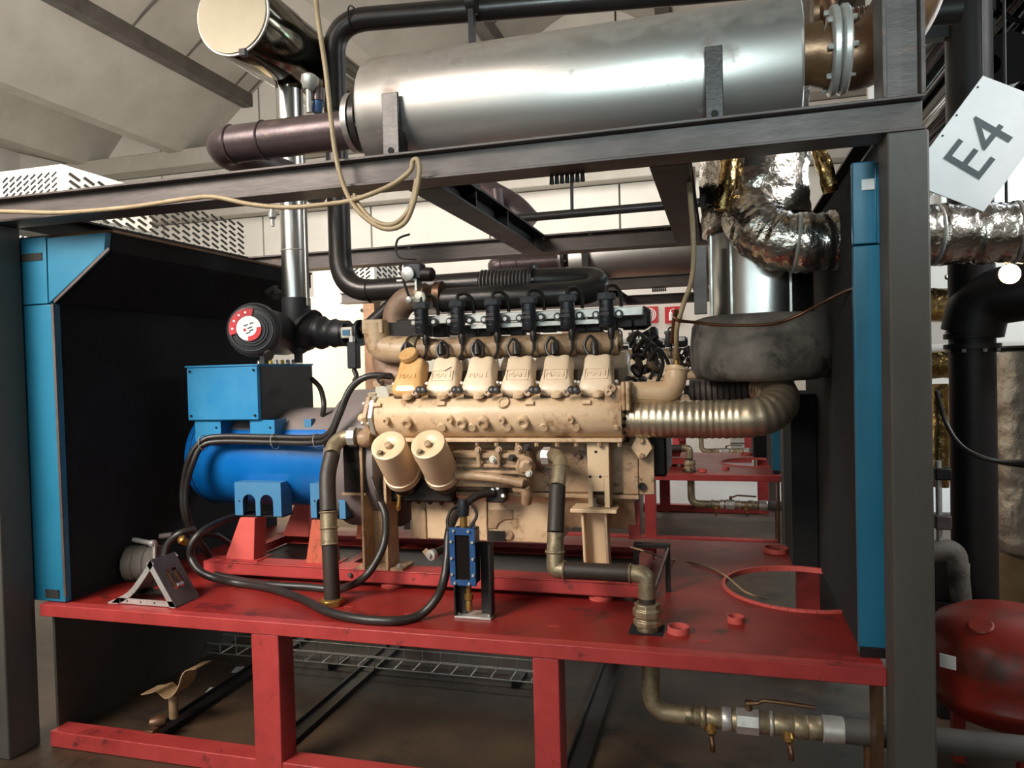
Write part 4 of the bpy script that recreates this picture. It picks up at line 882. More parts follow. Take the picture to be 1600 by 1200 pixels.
# ------------------------------------------------------------------ coolant pipes on the platform
def sect(parent, a, b, r, m, name, n=20): return MB().cyl(a, b, r, n=n).build(name, m, parent)
t = thing('riser_pipe', 'hose and galvanised riser pipe standing left of the oil filters', 'pipe', PZ(518, 943, ZP))
base = PZ(519, 945, ZP); yl = base.y
pts = {k_: P(*q, y) for k_, q, y in (('b1', (519, 930), yl), ('c0', (515, 850), yl+.02), ('c1', (513, 800), yl+.04), ('d', (512, 745), yl+.10), ('e', (519, 710), yl+.14))}
rr = rad(pts['c0'], 13)
MB().lathe([(0, .05), (.022, .05), (.028, .042)], (base.x, base.y, ZP), (0, 0, 1), 6).build('base_nut', brass, t, bevel=.003)
MB().tube([(base.x, base.y, ZP+.02), pts['b1'], pts['c0']], rr*.95, 20).build('lower_hose', hose, t)
MB().tube([pts['c0'], pts['c1']], rr*1.0, 20).build('galvanised_sleeve', galv, t)
for q in (.0, .5, 1): p = pts['c0'].lerp(pts['c1'], q); MB().ring(p, pts['c1']-pts['c0'], rr*1.02, .004, 24, 6).build('clamp', galv, t)
MB().tube(spl([pts['c1'], pts['d'], pts['e']], 6), rr*1.0, 20).build('upper_hose', hose, t)
top = P(552, 682, 2.78)
MB().tube(spl([pts['e'], P(522, 697, yl+.17), P(533, 686, yl+.2), top, P(566, 681, 2.8)], 6), rr*.98, 20).build('elbow', galv, t)
MB().lathe([(0, rr*1.25), (.03, rr*1.25)], P(546, 683, 2.775), (1, .1, 0), 8).build('union_nut', zinc, t)
MB().lathe([(0, .035), (.03, .04), (.05, .03)], P(563, 685, 2.79), (1, .1, 0), 14).build('block_fitting', cream_dirty, t)

def make_zig(label):
    t = thing('coolant_pipe', label, 'pipe', PZ(1012, 986, ZP), 'zigzag coolant pipes')
    b = PZ(1012, 986, ZP); y = b.y
    def q(px, py, yy): return P(px, py, yy)
    r = rad(q(985, 893, y), 13.5)
    MB().lathe([(0, .034), (.012, .036), (.02, .032)], (b.x, y, ZP+.003), (0, 0, 1), 16).build('base_socket', galv, t)
    MB().lathe([(0, .048), (.018, .048), (.022, .04), (.03, .04), (.032, .05), (.055, .05), (.058, .044), (.075, .044)], (b.x, y, ZP+.022), (0, 0, 1), 8).build('union_nut', galv, t, bevel=.002)
    e1 = Vector((b.x, y, q(1005, 897, y).z))
    MB().cyl((b.x, y, ZP+.09), (b.x, y, e1.z-.07), r*.95).build('lower_hose', hose, t)
    c1 = q(985, 895, y); c1 = Vector((c1.x, y, e1.z)); c0 = Vector((q(882, 893, y).x, y, e1.z))
    MB().tube(fil([(b.x, y, e1.z-.08), e1, c1+Vector((-.005, 0, 0))], .075, 9), r*1.02, 20).build('elbow', galv, t)
    MB().cyl(c0, c1, r*1.0).build('cross_hose', hose, t)
    for p in (c0, c1): MB().ring(p, (1, 0, 0), r*1.05, .004, 24, 6).build('hose_clamp', galv, t)
    e0 = Vector((q(867, 893, y).x, y, e1.z)); u0 = q(868, 832, y+.03); u1 = q(871, 760, y+.1); u2 = q(876, 728, y+.16)
    MB().tube(fil([c0, e0, u0], .08, 9), r*1.02, 20).build('elbow', galv, t)
    MB().ring(q(867, 862, y+.015), (0, .1, 1), r*1.05, .005, 24, 6).build('weld_collar', galv, t)
    MB().tube([u0, u1], r*1.02, 20).build('riser_hose', hose, t)
    MB().tube(spl([u1, u2, q(873, 716, y+.2), q(864, 712, y+.24), q(848, 713, y+.3)], 6), r*.95, 20).build('upper_elbow', galv, t)
    for p in (u2,): MB().ring(p, (0, .3, 1), r*1.02, .004, 24, 6).build('hose_clamp', galv, t)
    MB().lathe([(0, r*1.25), (.03, r*1.25)], q(850, 713, y+.26), (1, -.2, 0), 8).build('pipe_nut', zinc, t)
    return t
zig = make_zig('galvanised zigzag coolant pipe with brown hose sections right of the oil sump')

# ------------------------------------------------------------------ oil level regulator on its stand
t = thing('regulator_stand', 'black bent steel stand holding the blue oil regulator', 'stand', PZ(738, 970, ZP))
ys = PZ(738, 968, ZP).y
x0, x1, x2, x3 = (P(q, 930, ys).x for q in (709, 725, 746, 766))
MB().box(x0, x3, ys, ys+.08, ZP+.001, ZP+.009).build('base_plate', zinc, t, bevel=.001)
zu_ = P(730, 850, ys).z
MB().box(x0, x1, ys+.03, ys+.04, ZP+.01, zu_).box(x0, x0+.006, ys+.0, ys+.03, ZP+.01, zu_-.1).build('upright', steel_blk, t)
zv_ = P(757, 848, ys+.04).z
MB().box(x2, x3, ys+.045, ys+.053, ZP+.01, zv_).box(x3-.008, x3, ys+.01, ys+.045, ZP+.01, zv_).build('upright', steel_blk, t)
MB().box(x0, x3, ys+.041, ys+.045, zu_-.03, zu_).build('tie_bar', steel_blk, t)
for x in (x0+.01, x3-.012): bolt((x, ys+.02, ZP+.009), (0, 0, 1), .006, .006, t)
t = thing('oil_regulator', 'blue framed oil level regulator with dark sight glass and brass drain', 'regulator', P(726, 870, ys-.02))
yb = ys-.015; A = P(724, 869, yb)
hw, hh = rad(A, 21), rad(A, 45)
MB().box(A.x-hw*.85, A.x+hw*.95, yb, yb+.055, A.z-hh*.97, A.z+hh*.95).build('body', plastic, t, bevel=.004)
fr = MB()
for (a, b, c, d) in ((-1, -.58, -1, 1), (.58, 1, -1, 1), (-.58, .58, .76, 1), (-.58, .58, -1, -.82)): fr.box(A.x+hw*a, A.x+hw*b, yb-.012, yb-.001, A.z+hh*c, A.z+hh*d)
fr = fr.build('blue_frame', blue_reg, t)
MB().box(A.x-hw*.58, A.x+hw*.58, yb-.004, yb-.001, A.z-hh*.82, A.z+hh*.76).build('sight_glass', mat('dark_glass', (26, 20, 18), None, 3, 0, .08), t)
for (a, b) in ((-.62, .9), (.55, .9), (-.84, .52), (.82, .52), (-.82, -.06), (.84, -.06), (-.82, -.62), (.84, -.62), (-.62, -.92), (.5, -.92)):
    bolt((A.x+hw*a, yb-.012, A.z+hh*b), (0, -1, 0), .006, .006, fr)
MB().cyl((A.x-.006, yb+.03, A.z+hh*.95), (A.x-.006, yb+.03, A.z+hh*1.35), .014, n=14).build('inlet_tube', brass, t)
MB().lathe([(0, .02), (.03, .022), (.06, .016)], (A.x-.006, yb+.03, A.z+hh*1.35), (0, 0, 1), 14).build('coupling', plastic, t)
MB().cyl((A.x+hw*.7, yb+.02, A.z+hh*.96), (A.x+hw*.7, yb+.02, A.z+hh*1.16), .008, n=10).build('vent_tube', zinc, t)
MB().lathe([(0, .01), (.04, .01), (.042, .016), (.06, .016), (.064, .01), (.08, .013), (.1, .012), (.105, .005)], (A.x+.01, yb+.02, A.z-hh*.98), (0, 0, -1), 12).build('drain_valve', brass, t)
MB().tube(spl([(A.x-hw*1.1, yb+.0, A.z+hh*.9), (A.x-hw*1.35, yb+.02, A.z+hh*1.2), (A.x-hw*1.1, yb+.05, A.z+hh*1.55), (A.x-hw*.5, yb+.08, A.z+hh*1.6)], 5), .006, 8).build('breather_line', rubber, t)
MB().tube(spl([(A.x+hw*.5, yb+.0, A.z+hh*.98), (A.x+hw*1.0, yb+.02, A.z+hh*1.4), (A.x+hw*.4, yb+.05, A.z+hh*1.75)], 5), .006, 8).build('breather_line', rubber, t)
# dark shut-off stub under the sump
t = thing('drain_valve', 'small oil drain valve with pale tag under the cream sump', 'valve', P(676, 866, 2.75))
MB().tube([P(700, 855, 2.8), P(678, 865, 2.72)], .016, 12).build('tube', steel_blk, t)
MB().lathe([(0, .022), (.018, .022), (.02, .01), (.03, .008)], P(677, 866, 2.72), (-.3, -1, 0), 14).build('valve_end', zinc, t)
MB().cbox(P(667, 864, 2.715), .012, .002, .016, (Vector((.8, 0, .6)), Vector((0, 1, 0)), Vector((-.6, 0, .8)))).build('tag', tan_strip, t)

# ------------------------------------------------------------------ cables
def cable(name, pts, r, m, label, cat='cable', k=7, n=12, group=None):
    o = MB().tube(spl(pts, k), r, n).build(name, m); return tag(o, label, cat, group)
def cz(px, py, dz=.018): q = PZ(px, py, ZP+dz); return q
for d, lab in ((0, 'upper thick black cable strapped along the top of the blue generator barrel'), (8, 'lower thick black cable strapped along the top of the blue generator barrel')):
    o = cable('generator_cable', [P(612, 588, 2.86), P(575, 588, 2.83), P(548, 606+d*.3, 2.82), P(530, 645+d*.6, 2.80), P(513, 678+d*.9, 2.80), P(485, 684+d, 2.82), P(420, 683+d, 2.84), P(345, 682+d, 2.84), P(316, 689+d, 2.82), P(296+d*.7, 716+d, 2.8), P(286+d*.7, 760, 2.8), P(287+d*.6, 800, 2.8), P(299+d*.5, 832, 2.84), P(315+d*.5, 855, 2.9), P(335, 880, 3.0)], .0135, rubber, lab, group=None)
    if d == 0:
        for px in (316, 428, 494): q = P(px, 690 if px > 320 else 692, 2.82); MB().ring((q.x, 2.828, q.z), (1, 0, .15), .034, .0022, 16, 5).build('cable_tie', zinc, o)
cable('ground_cable', [P(372, 806, 2.95), P(345, 815, 2.85), P(317, 830, 2.72), P(300, 850, 2.68), P(299, 872, 2.68), P(312, 892, 2.66), P(335, 903, 2.66), cz(372, 911), cz(420, 919), cz(470, 935), cz(510, 955), cz(560, 967), cz(615, 970), cz(655, 962), P(682, 935, 2.5), P(694, 905, 2.51), P(699, 870, 2.55), P(702, 830, 2.6), P(716, 800, 2.7), P(745, 775, 2.78), P(772, 770, 2.82)], .0165, rubber, 'black hose looping across the platform front up behind the blue regulator', 'hose')
cable('ground_cable', [P(335, 898, 2.70), cz(380, 908, .02), cz(430, 914, .02), cz(480, 917, .02), cz(530, 920, .02), P(568, 903, 2.66), P(592, 870, 2.70), P(602, 840, 2.74), P(602, 805, 2.76), P(594, 785, 2.78)], .0155, rubber, 'black hose curving up in front of the left cream engine leg', 'hose')
cable('wire', [P(580, 745, 2.79), P(588, 768, 2.77), P(596, 790, 2.77)], .004, rubber, 'thin black wire over the left cream engine leg', 'wire')
cable('hanging_cable', [P(490, -40, 2.26), P(497, 30, 2.22), P(509, 110, 2.2), P(517, 185, 2.2), P(526, 250, 2.2), P(541, 300, 2.2), P(565, 335, 2.2), P(600, 357, 2.2), P(630, 350, 2.2), P(646, 318, 2.2), P(655, 270, 2.2), P(652, 250, 2.2), P(645, 252, 2.2), P(640, 268, 2.2), P(610, 290, 2.2), P(560, 310, 2.2), P(520, 318, 2.2), P(450, 324, 2.2), P(390, 319, 2.2), P(335, 308, 2.2), P(290, 311, 2.2), P(200, 324, 2.2), P(100, 332, 2.2), P(30, 331, 2.2), P(-40, 329, 2.2)], .0082, cable_b, 'beige cable hanging from above and looping along the front beam', k=8)
cable('hanging_cable', [P(553, 304, 2.22), P(562, 322, 2.21), P(585, 345, 2.2), P(615, 350, 2.2), P(640, 325, 2.21), P(651, 280, 2.21)], .0075, cable_b, 'short second beige loop inside the hanging cable loop', k=8)
cable('conduit', [P(1076, 258, 2.6), P(1078, 300, 2.62), P(1082, 350, 2.66), P(1084, 400, 2.68), P(1080, 440, 2.7), P(1068, 475, 2.72), P(1058, 510, 2.74), P(1057, 545, 2.8), P(1057, 560, 2.86)], .009, cable_b, 'tan flexible conduit running down to the cream water elbow', 'conduit')
cable('sensor_cable', [P(1052, 495, 2.72), P(1062, 501, 2.72), P(1090, 504, 2.76), P(1130, 508, 2.78), P(1200, 507, 2.80), P(1240, 496, 2.81), P(1280, 476, 2.76), P(1320, 456, 2.6), P(1338, 450, 2.5)], .006, copper, 'thin copper coloured cable draped over the grey insulation blanket')
cable('wire', [P(1050, 535, 2.8), P(1054, 500, 2.74), P(1057, 485, 2.72)], .009, copper, 'short copper tube above the cream water elbow', 'tube')
cable('floor_wire', [P(985, 855, 2.9), P(1010, 862, 2.8), PZ(1050, 875, ZP+.01), PZ(1090, 880, ZP+.008), PZ(1130, 897, ZP+.008), P(1165, 925, 2.95), P(1200, 935, 2.97)], .004, tan_strip, 'thin tan wire running from the engine to the platform hole', 'wire')
cable('hanging_cable', [P(1463, 610, 3.0), P(1478, 660, 3.0), P(1500, 695, 2.95), P(1535, 715, 2.9), P(1580, 722, 2.9), P(1650, 715, 2.9)], .008, rubber, 'black cable sagging across the black column at right')
cable('box_cable', [P(487, 592, 3.1), P(500, 606, 3.05), P(506, 630, 3.0), P(504, 650, 3.0)], .012, rubber, 'black cable arching from the back of the blue terminal box')

# ------------------------------------------------------------------ wheel chock
t = thing('wheel_chock', 'galvanised triangular wheel chock on the platform left end', 'wheel chock', (-2.24, 2.40, ZP))
yk, ykb = 2.405, 2.54
A_, B_, C_ = P(168, 941, yk), P(274, 950, yk), P(234, 876, yk)
def strip(y, d, nm, m_):
    wd = .022; a, b, c = (Vector((q.x, y, q.z)) for q in (A_, B_, C_)); a.z = b.z = ZP+.003
    mid = P(217, 903, yk); mid = Vector((mid.x, y, mid.z)); mid2 = P(198, 926, yk); mid2 = Vector((mid2.x, y, mid2.z))
    cur = spl([a, mid2, mid, c], 5)
    mm = MB()
    for p, q in zip(cur, cur[1:]):
        n_ = Vector(((q-p).z, 0, -(q-p).x)).normalized()*wd; mm.prism([p, q, q+n_, p+n_], (0, d, 0))
    o1 = mm.build('curved_arm', m_, t)
    o2 = MB().prism([a+Vector((.02, 0, 0)), b, b+Vector((-.012, 0, wd)), a+Vector((.05, 0, wd))], (0, d, 0)).build('base_bar', m_, t)
    n_ = Vector((-(c-b).z, 0, (c-b).x)).normalized()*-wd
    if n_.x > 0: n_ = -n_
    o3 = MB().prism([b, c, c+n_, b+n_], (0, d, 0)).build('straight_arm', m_, t)
    for f in (.3, .5, .7): p = a.lerp(b, f)+Vector((0, 0, wd*.5)); MB().cyl(p+Vector((0, -.0005, 0)), p+Vector((0, .0005, 0)), .004, n=8).build('rivet_hole', slot_m, o2)
    return cur
cur = strip(yk, .004, 'front', zinc); strip(ykb, .004, 'rear', zinc)
b, c = Vector((B_.x, yk, ZP+.003)), Vector((C_.x, yk, C_.z)); d = (c-b); n_ = Vector((d.z, 0, -d.x)).normalized()*.003
def onp(f, g): return b+d*f+Vector((0, (ykb-yk)*g, 0))
pl = MB()
for (f0, f1, g0, g1) in ((0, .32, 0, 1), (.72, 1.0, 0, 1), (.32, .72, 0, .3), (.32, .72, .48, .56), (.32, .72, .75, 1)): pl.prism([onp(f0, g0), onp(f1, g0), onp(f1, g1), onp(f0, g1)], n_)
pl.build('slotted_plate', steel, t)
for g in (.34, .6): MB().prism([onp(.36, g)+n_*2, onp(.66, g)+n_*2, onp(.66, g+.08)+n_*2, onp(.36, g+.08)+n_*2], n_*-5).build('inner_rib', rusty, t)
MB().prism([onp(.34, .42)+n_*2, onp(.40, .42)+n_*2, onp(.40, .66)+n_*2, onp(.34, .66)+n_*2], n_*2).build('pale_clip', zinc, t)
mm = MB()
for p, q in zip(cur, cur[1:]):
    mm.prism([p+Vector((0, .005, 0)), q+Vector((0, .005, 0)), q+Vector((0, ykb-yk-.002, 0)), p+Vector((0, ykb-yk-.002, 0))], Vector(((q-p).z, 0, -(q-p).x)).normalized()*.003)
mm.build('curved_plate', zinc, t)

# ------------------------------------------------------------------ hand pump behind the chock
t = thing('hand_pump', 'grey drum hand pump with lever handle behind the wheel chock', 'pump', PZ(225, 912, ZP))
yp = PZ(222, 907, ZP).y; c = P(222, 881, yp); r = rad(c, 27)
MB().lathe([(-.0, r*.8), (.01, r), (.05, r), (.055, r*.94), (.06, r), (.10, r), (.105, r*.94), (.11, r), (.15, r), (.16, r*.8)], (c.x-.08, yp, c.z), (1, .25, 0), 28).build('drum', blanket_m, t)
MB().lathe([(0, .035), (.02, .035)], (c.x-.11, yp-.005, c.z), (1, .25, 0), 20).build('end_cap', dark_in, t)
MB().cyl(P(209, 843, yp), P(243, 850, yp-.02), .011, n=12).build('handle_grip', zinc, t)
MB().cyl(P(241, 849, yp-.02), P(241, 872, yp-.02), .009, n=10).build('handle_stem', zinc, t)
MB().lathe([(0, .016), (.02, .016)], P(236, 849, yp-.02), (1, 0, 0), 12).build('handle_joint', zinc, t)
MB().cyl(P(251, 838, yp+.05), P(270, 836, yp+.05), .013, n=12).build('second_grip', steel, t)
MB().box(c.x-.07, c.x+.07, yp-.03, yp+.06, ZP+.001, c.z-r*.8).build('pump_base', dark_in, t)
MB().lathe([(0, .014), (.03, .02), (.04, .012)], P(292, 848, yp-.02), (-.4, -.6, .6), 12).build('yellow_fitting', brass, t)
MB().lathe([(0, .014), (.04, .012)], P(198, 856, yp), (-1, -.3, .1), 12).build('spout', steel, t)
MB().tube(spl([P(256, 873, yp-.03), P(262, 850, yp-.02), P(282, 833, yp), P(305, 828, yp+.05)], 5), .016, 10).build('pump_hose', rubber, t)
cable('ground_cable', [P(290, 850, 2.83), P(310, 838, 2.9), P(335, 835, 2.95), P(360, 850, 3.05)], .012, rubber, 'short black hose from the pump toward the generator feet', 'hose')

# ------------------------------------------------------------------ under the platform
for (a, b, lab) in (((240, 1152), (395, 1052), 'dark steel channel on the floor under the platform left bay'), ((446, 1165), (575, 1048), 'dark steel channel on the floor under the platform middle bay'), ((905, 1185), (940, 1090), 'dark steel channel on the floor under the platform right bay')):
    p0, p1 = PZ(*a, .0), PZ(*b, .0); x = (p0.x+p1.x)/2
    t = thing('floor_channel', lab, 'channel', (x, 2.6, 0), 'floor channels')
    MB().box(x-.04, x+.04, 2.46, 3.72, .001, .008).build('web', steel_blk, t)
    for s in (-1, 1): MB().box(x+s*.04-.004, x+s*.04+.004, 2.46, 3.72, .001, .022).build('flange', steel_blk, t)
t = thing('wire_tray', 'galvanised wire cable tray lying under the back of the platform', 'cable tray', (-1.3, 3.7, .05))
y0, y1 = PZ(350, 1024, .012).y, PZ(350, 1024, .012).y+.13
xa, xb = P(246, 1010, y0).x, P(838, 1045, y0).x; zt0 = .02
for y in (y0, y1):
    for z in (zt0, zt0+.05): MB().cyl((xa, y, z), (xb, y, z), .0032, n=6).build('long_wire', zinc, t)
m = MB(); n = int((xb-xa)/.1)
for i in range(n+1):
    x = xa+.1*i; m.cyl((x, y0, zt0+.055), (x, y0, zt0), .003, n=5).cyl((x, y0, zt0), (x, y1, zt0), .003, n=5).cyl((x, y1, zt0), (x, y1, zt0+.055), .003, n=5)
m.build('cross_wires', zinc, t, kind='stuff')
for x in (xa+.1, (xa+xb)/2, xb-.1): MB().box(x-.02, x+.02, y0-.01, y1+.01, .001, zt0-.003).build('support_block', steel_blk, t)
t = thing('pipe_saddle', 'tan curved steel pipe saddle on a stub under the left bay', 'pipe saddle', PZ(272, 1120, .01))
b = PZ(272, 1122, .05); y = b.y
st = P(272, 1085, y)
MB().cyl((b.x, y, .052), (b.x, y, st.z), rad(b, 7), n=16).build('stub', tan_strip, t)
cur = spl([P(234, 1079, y-.01), P(247, 1077, y-.01), P(257, 1074, y-.01), P(263, 1079, y), P(272, 1085, y), P(283, 1080, y), P(292, 1066, y+.01), P(297, 1050, y+.02), P(304, 1042, y+.03), P(318, 1040, y+.04)], 5)
mm = MB(); wv = Vector((.004, .045, .0))
for p, q in zip(cur, cur[1:]):
    n_ = Vector((-(q-p).z, 0, (q-p).x)).normalized()*.004
    mm.add([p-wv, q-wv, q+wv, p+wv, p-wv+n_, q-wv+n_, q+wv+n_, p+wv+n_], [(0, 1, 2, 3), (7, 6, 5, 4), (0, 4, 5, 1), (2, 6, 7, 3), (1, 5, 6, 2), (0, 3, 7, 4)])
mm.build('strap', tan_strip, t)
t = thing('rusty_clamp', 'small rusty pipe clamp on the floor channel below the saddle', 'clamp', PZ(245, 1140, 0))
q = PZ(247, 1128, .075); MB().lathe([(-.03, .02), (0, .03), (.03, .02)], q, (1, .6, 0), 10).build('clamp_body', rusty, t)
q = PZ(238, 1143, .065); MB().cbox(q, .02, .02, .012).build('clamp_block', rusty, t, bevel=.003)
for (px, py), lab in (((372, 1046), 'white paper scrap on the floor nearest the red leg'), ((331, 1079), 'white paper scrap on the floor beside the tan saddle')):
    q = PZ(px, py, .003); tag(MB().cbox(q, .022, .034, .0015, (Vector((.95, .3, 0)), Vector((-.3, .95, 0)), Vector((0, 0, 1)))).build('paper_scrap', white_sign), lab, 'paper')

def make_valves(label):
    t = thing('drain_line', label, 'pipe', (-.2, 2.5, .2), 'valve lines under the platforms')
    y = 2.5; e = P(1018, 1112, y); r = rad(e, 14)
    MB().tube(fil([(e.x, y, ZP-.06), e, (P(1085, 1116, y).x, y, e.z)], .07, 9), r, 20).build('elbow', galv, t)
    x = [P(q, 1118, y).x for q in (1070, 1095, 1103, 1128, 1143, 1150, 1186, 1202, 1208, 1240, 1262, 1284, 1318)]
    def seg(i, j, k_, m, nm, n=20): return MB().lathe([(0, r*k_*.94), (.003, r*k_), (x[j]-x[i]-.003, r*k_), (x[j]-x[i], r*k_*.94)], (x[i], y, e.z), (1, 0, 0), n).build(nm, m, t)
    seg(0, 1, 1.0, galv, 'pipe_length'); seg(1, 2, 1.3, galv, 'coupling'); seg(2, 3, 1.05, galv, 'tee'); seg(3, 4, 1.35, zinc, 'hex_nut', 8)
    bv = seg(4, 7, 1.15, galv, 'ball_valve'); seg(5, 6, 1.4, zinc, 'valve_body', 8); seg(7, 8, 1.35, zinc, 'hex_nut', 8); seg(8, 9, 1.1, galv, 'tee'); seg(9, 10, 1.3, galv, 'union_nut', 8); seg(10, 11, 1.2, galv, 'coupling'); seg(11, 12, 1.4, zinc, 'pipe_sleeve')
    MB().cyl((x[12], y, e.z), (XR+.9, y, e.z), r*1.25).build('long_pipe', steel_v, t)
    hx = P(1170, 1100, y); MB().cyl((hx.x, y, e.z+r), (hx.x, y, hx.z+.012), .012, n=12).build('valve_stem', rusty, bv)
    MB().tube(spl([(hx.x-.01, y-.01, hx.z+.006), (hx.x+.03, y-.012, hx.z+.012), (hx.x+.055, y-.014, hx.z+.022), (hx.x+.20, y-.015, hx.z+.016)], 5), .007, 8).build('lever', rusty, bv)
    for px in (1111, 1232):
        q = P(px, 1134, y-.03); cck = MB().lathe([(0, .016), (.02, .018), (.03, .01)], (q.x, y-r*.8, e.z-r*.5), (0, -.7, -.7), 12).build('bib_cock', brass, t)
        MB().tube(spl([(q.x, y-r-.02, e.z-r-.01), (q.x+.004, y-r-.03, e.z-r-.03), (q.x+.004, y-r-.03, e.z-r-.05)], 4), .009, 8).build('spout', copper, cck)
    q = P(1358, 1180, y); MB().cyl((q.x, y, .002), (q.x, y, e.z-r), .016, n=12).build('pipe_stand', rusty, t)
    return t
valves = make_valves('galvanised drain line with red lever ball valve under the platform right bay')

# ------------------------------------------------------------------ exhaust stack with insulation
SX, SY = .166, 3.12
t = thing('exhaust_stack', 'bright stainless exhaust stack wrapped with foil at the top and grey blanket below', 'exhaust stack', (SX, SY, 1.3))
zb_a, zb_b = P(1190, 597, 2.86).z, P(1190, 487, 2.86).z; rb = .272
pr = [(0, rb*.7), (.012, rb*.93), (.04, rb*.99), (.10, rb*1.02), (.16, rb*1.0), (zb_b-zb_a-.04, rb*.98), (zb_b-zb_a-.01, rb*.93), (zb_b-zb_a, rb*.82)]
MB().lathe(pr, (SX, SY, zb_a), (0, 0, 1), 40, jit=.018).build('insulation_blanket', blanket_m, t, ang=80)
rs = .198
z2 = P(1165, 342, 2.93).z
st = MB().lathe([(0, rs), (z2-zb_b+.06, rs)], (SX, SY, zb_b-.03), (0, 0, 1), 56).build('stainless_body', stain_v, t)
for a in (200, 235, 300): MB().box(SX+rs*math.cos(R(a))-.004, SX+rs*math.cos(R(a))+.004, SY+rs*math.sin(R(a))-.004, SY+rs*math.sin(R(a))+.004, zb_b, z2).build('seam', zinc, st)
def crumple(pts, r, n, j): return MB().tube(dense([Vector(p) for p in pts], .02), r, n, jit=j)
crumple([(SX-.01, SY, z2-.01), (SX-.02, SY, z2+.1), (SX-.02, SY, zb1+.02), (SX, SY+.1, zb1+.5)], rs*1.05, 44, .028).build('foil_wrap', foil, t, ang=180)
MB().tube(spl([P(1128, 330, 2.88), P(1135, 290, 2.87), P(1140, 245, 2.9)], 6), .032, 14, jit=.12).build('gold_foil_strip', foil_gold, t, ang=180)
q0, q1 = P(1278, 232, 2.75), P(1300, 300, 2.72); MB().tube(dense([q0, q0.lerp(q1, .5)+Vector((0, -.02, 0)), q1], .02), .026, 10, jit=.2).build('foil_tail', foil_gold, t, ang=180)
MB().box(P(1084, 440, 2.95).x, P(1104, 440, 2.95).x, 2.95, 3.0, P(1095, 490, 2.95).z, P(1095, 385, 2.95).z).build('side_plate', steel, t)
MB().lathe([(0, rs+.004), (.03, rs+.004)], (SX, SY, z2-.035), (0, 0, 1), 48).build('top_band', steel_blk, t)
t = thing('foil_duct', 'crumpled foil wrapped duct leading from the stack to the right behind the post', 'duct', P(1260, 372, 2.9))
pth = spl([P(1172, 322, 3.02), P(1176, 345, 2.90), P(1205, 372, 2.84), P(1260, 380, 2.83), P(1340, 372, 2.86), P(1420, 368, 2.9), P(1500, 366, 2.92), P(1600, 362, 2.92), P(1720, 356, 2.9)], 16)
rd = .105; rs_ = []
for i, p in enumerate(pth): s = i % 11; rs_.append(rd*(.92 if s == 0 else (1.0+.03*math.sin(s*.6))))
MB().tube(pth, rs_, 30, jit=.035).build('foil_sleeve', foil, t, ang=180)
for i in range(44, len(pth)-8, 22):
    MB().ring(pth[i], pth[i+1]-pth[i-1], rd*.98, .006, 28, 6).build('band', zinc, t)

# flexible duct from the manifold
def make_flex(label):
    t = thing('flexible_duct', label, 'duct', P(1100, 655, 2.86), 'flexible ducts')
    pth = dense(spl([P(972, 654, 2.88), P(1040, 655, 2.86), P(1120, 655, 2.86), P(1172, 653, 2.85), P(1200, 646, 2.87), P(1216, 632, 2.92), P(1217, 618, 2.99), P(1208, 610, 3.06), P(1196, 606, 3.14)], 10), .0052)
    r = rad(P(1060, 655, 2.86), 29.5)
    MB().tube(pth, [r*(1+.022*math.sin(i*2*math.pi/4)+(.02 if i % 12 == 0 else 0)) for i in range(len(pth))], 36, jit=.004).build('corrugated_sleeve', flexm, t, ang=180)
    MB().lathe([(0, r*1.0), (.03, r*1.0)], P(966, 654, 2.88), (1, 0, 0), 32).build('start_collar', dark_in, t)
    for i in range(5): q = P(974, 632+i*11, 2.80); bolt(q, (.6, -1, 0), .008, .01, t, dark_in)
    return t
flex = make_flex('ribbed aluminium flexible duct curving right from the cream manifold')
t = thing('flexible_duct', 'short dark corrugated pipe under the grey blanket behind the ribbed duct', 'duct', P(1120, 610, 3.2))
pp = dense([P(1078, 612, 3.3), P(1190, 606, 3.3)], .008); MB().tube(pp, [.05+.004*(i % 3) for i in range(len(pp))], 20).build('corrugated_sleeve', steel, t)

t = thing('angle_bracket', 'black steel angle bracket on the platform right of the engine', 'bracket', PZ(1030, 900, ZP))
p0, p1 = P(990, 848, 2.98), P(1047, 851, 2.98)
MB().box(p0.x, p1.x, 2.965, 3.0, p0.z-.016, p0.z).build('top_bar', steel_blk, t, bevel=.002)
for p in (Vector((p0.x+.01, 2.98, p0.z)), Vector((p1.x-.01, 2.98, p0.z))): MB().box(p.x-.01, p.x+.01, 2.97, 2.99, ZP+.001, p0.z-.017).build('leg', steel_blk, t)
MB().tube([Vector((p1.x-.004, 2.96, p0.z-.01)), PZ(1022, 925, ZP+.012)], .006, 8).build('stay', steel, t)

# ------------------------------------------------------------------ sensors near the duct
t = thing('temperature_sensor', 'silver sensor head on a stem above the brown exhaust pipe', 'sensor', P(485, 160, 2.62))
MB().lathe([(0, .02), (.025, .034), (.05, .034), (.06, .02), (.065, .0001)], P(482, 140, 2.62), (.2, 0, 1), 20).build('sensor_head', zinc, t)
MB().cyl(P(483, 176, 2.62), P(482, 140, 2.62), .011, n=12).build('stem', zinc, t)
MB().cyl(P(495, 176, 2.66), P(497, 158, 2.66), .022, n=16).build('blue_socket', blue_reg, t)
MB().cyl(P(497, 158, 2.66), P(498, 138, 2.66), .026, n=16).build('brown_stub', pipe_brown, t)
t = thing('drain_cock', 'small dark drain cock hanging under the beam beside the duct', 'valve', P(425, 335, 2.9))
MB().lathe([(0, .012), (.03, .012), (.03, .018), (.05, .018), (.06, .009), (.09, .009)], P(425, 322, 2.9), (0, 0, -1), 10).build('cock_body', zinc, t)
t = thing('exhaust_bellows', 'brown corrugated bellows pipe behind the silencer outlet', 'pipe', P(1340, 30, 3.1))
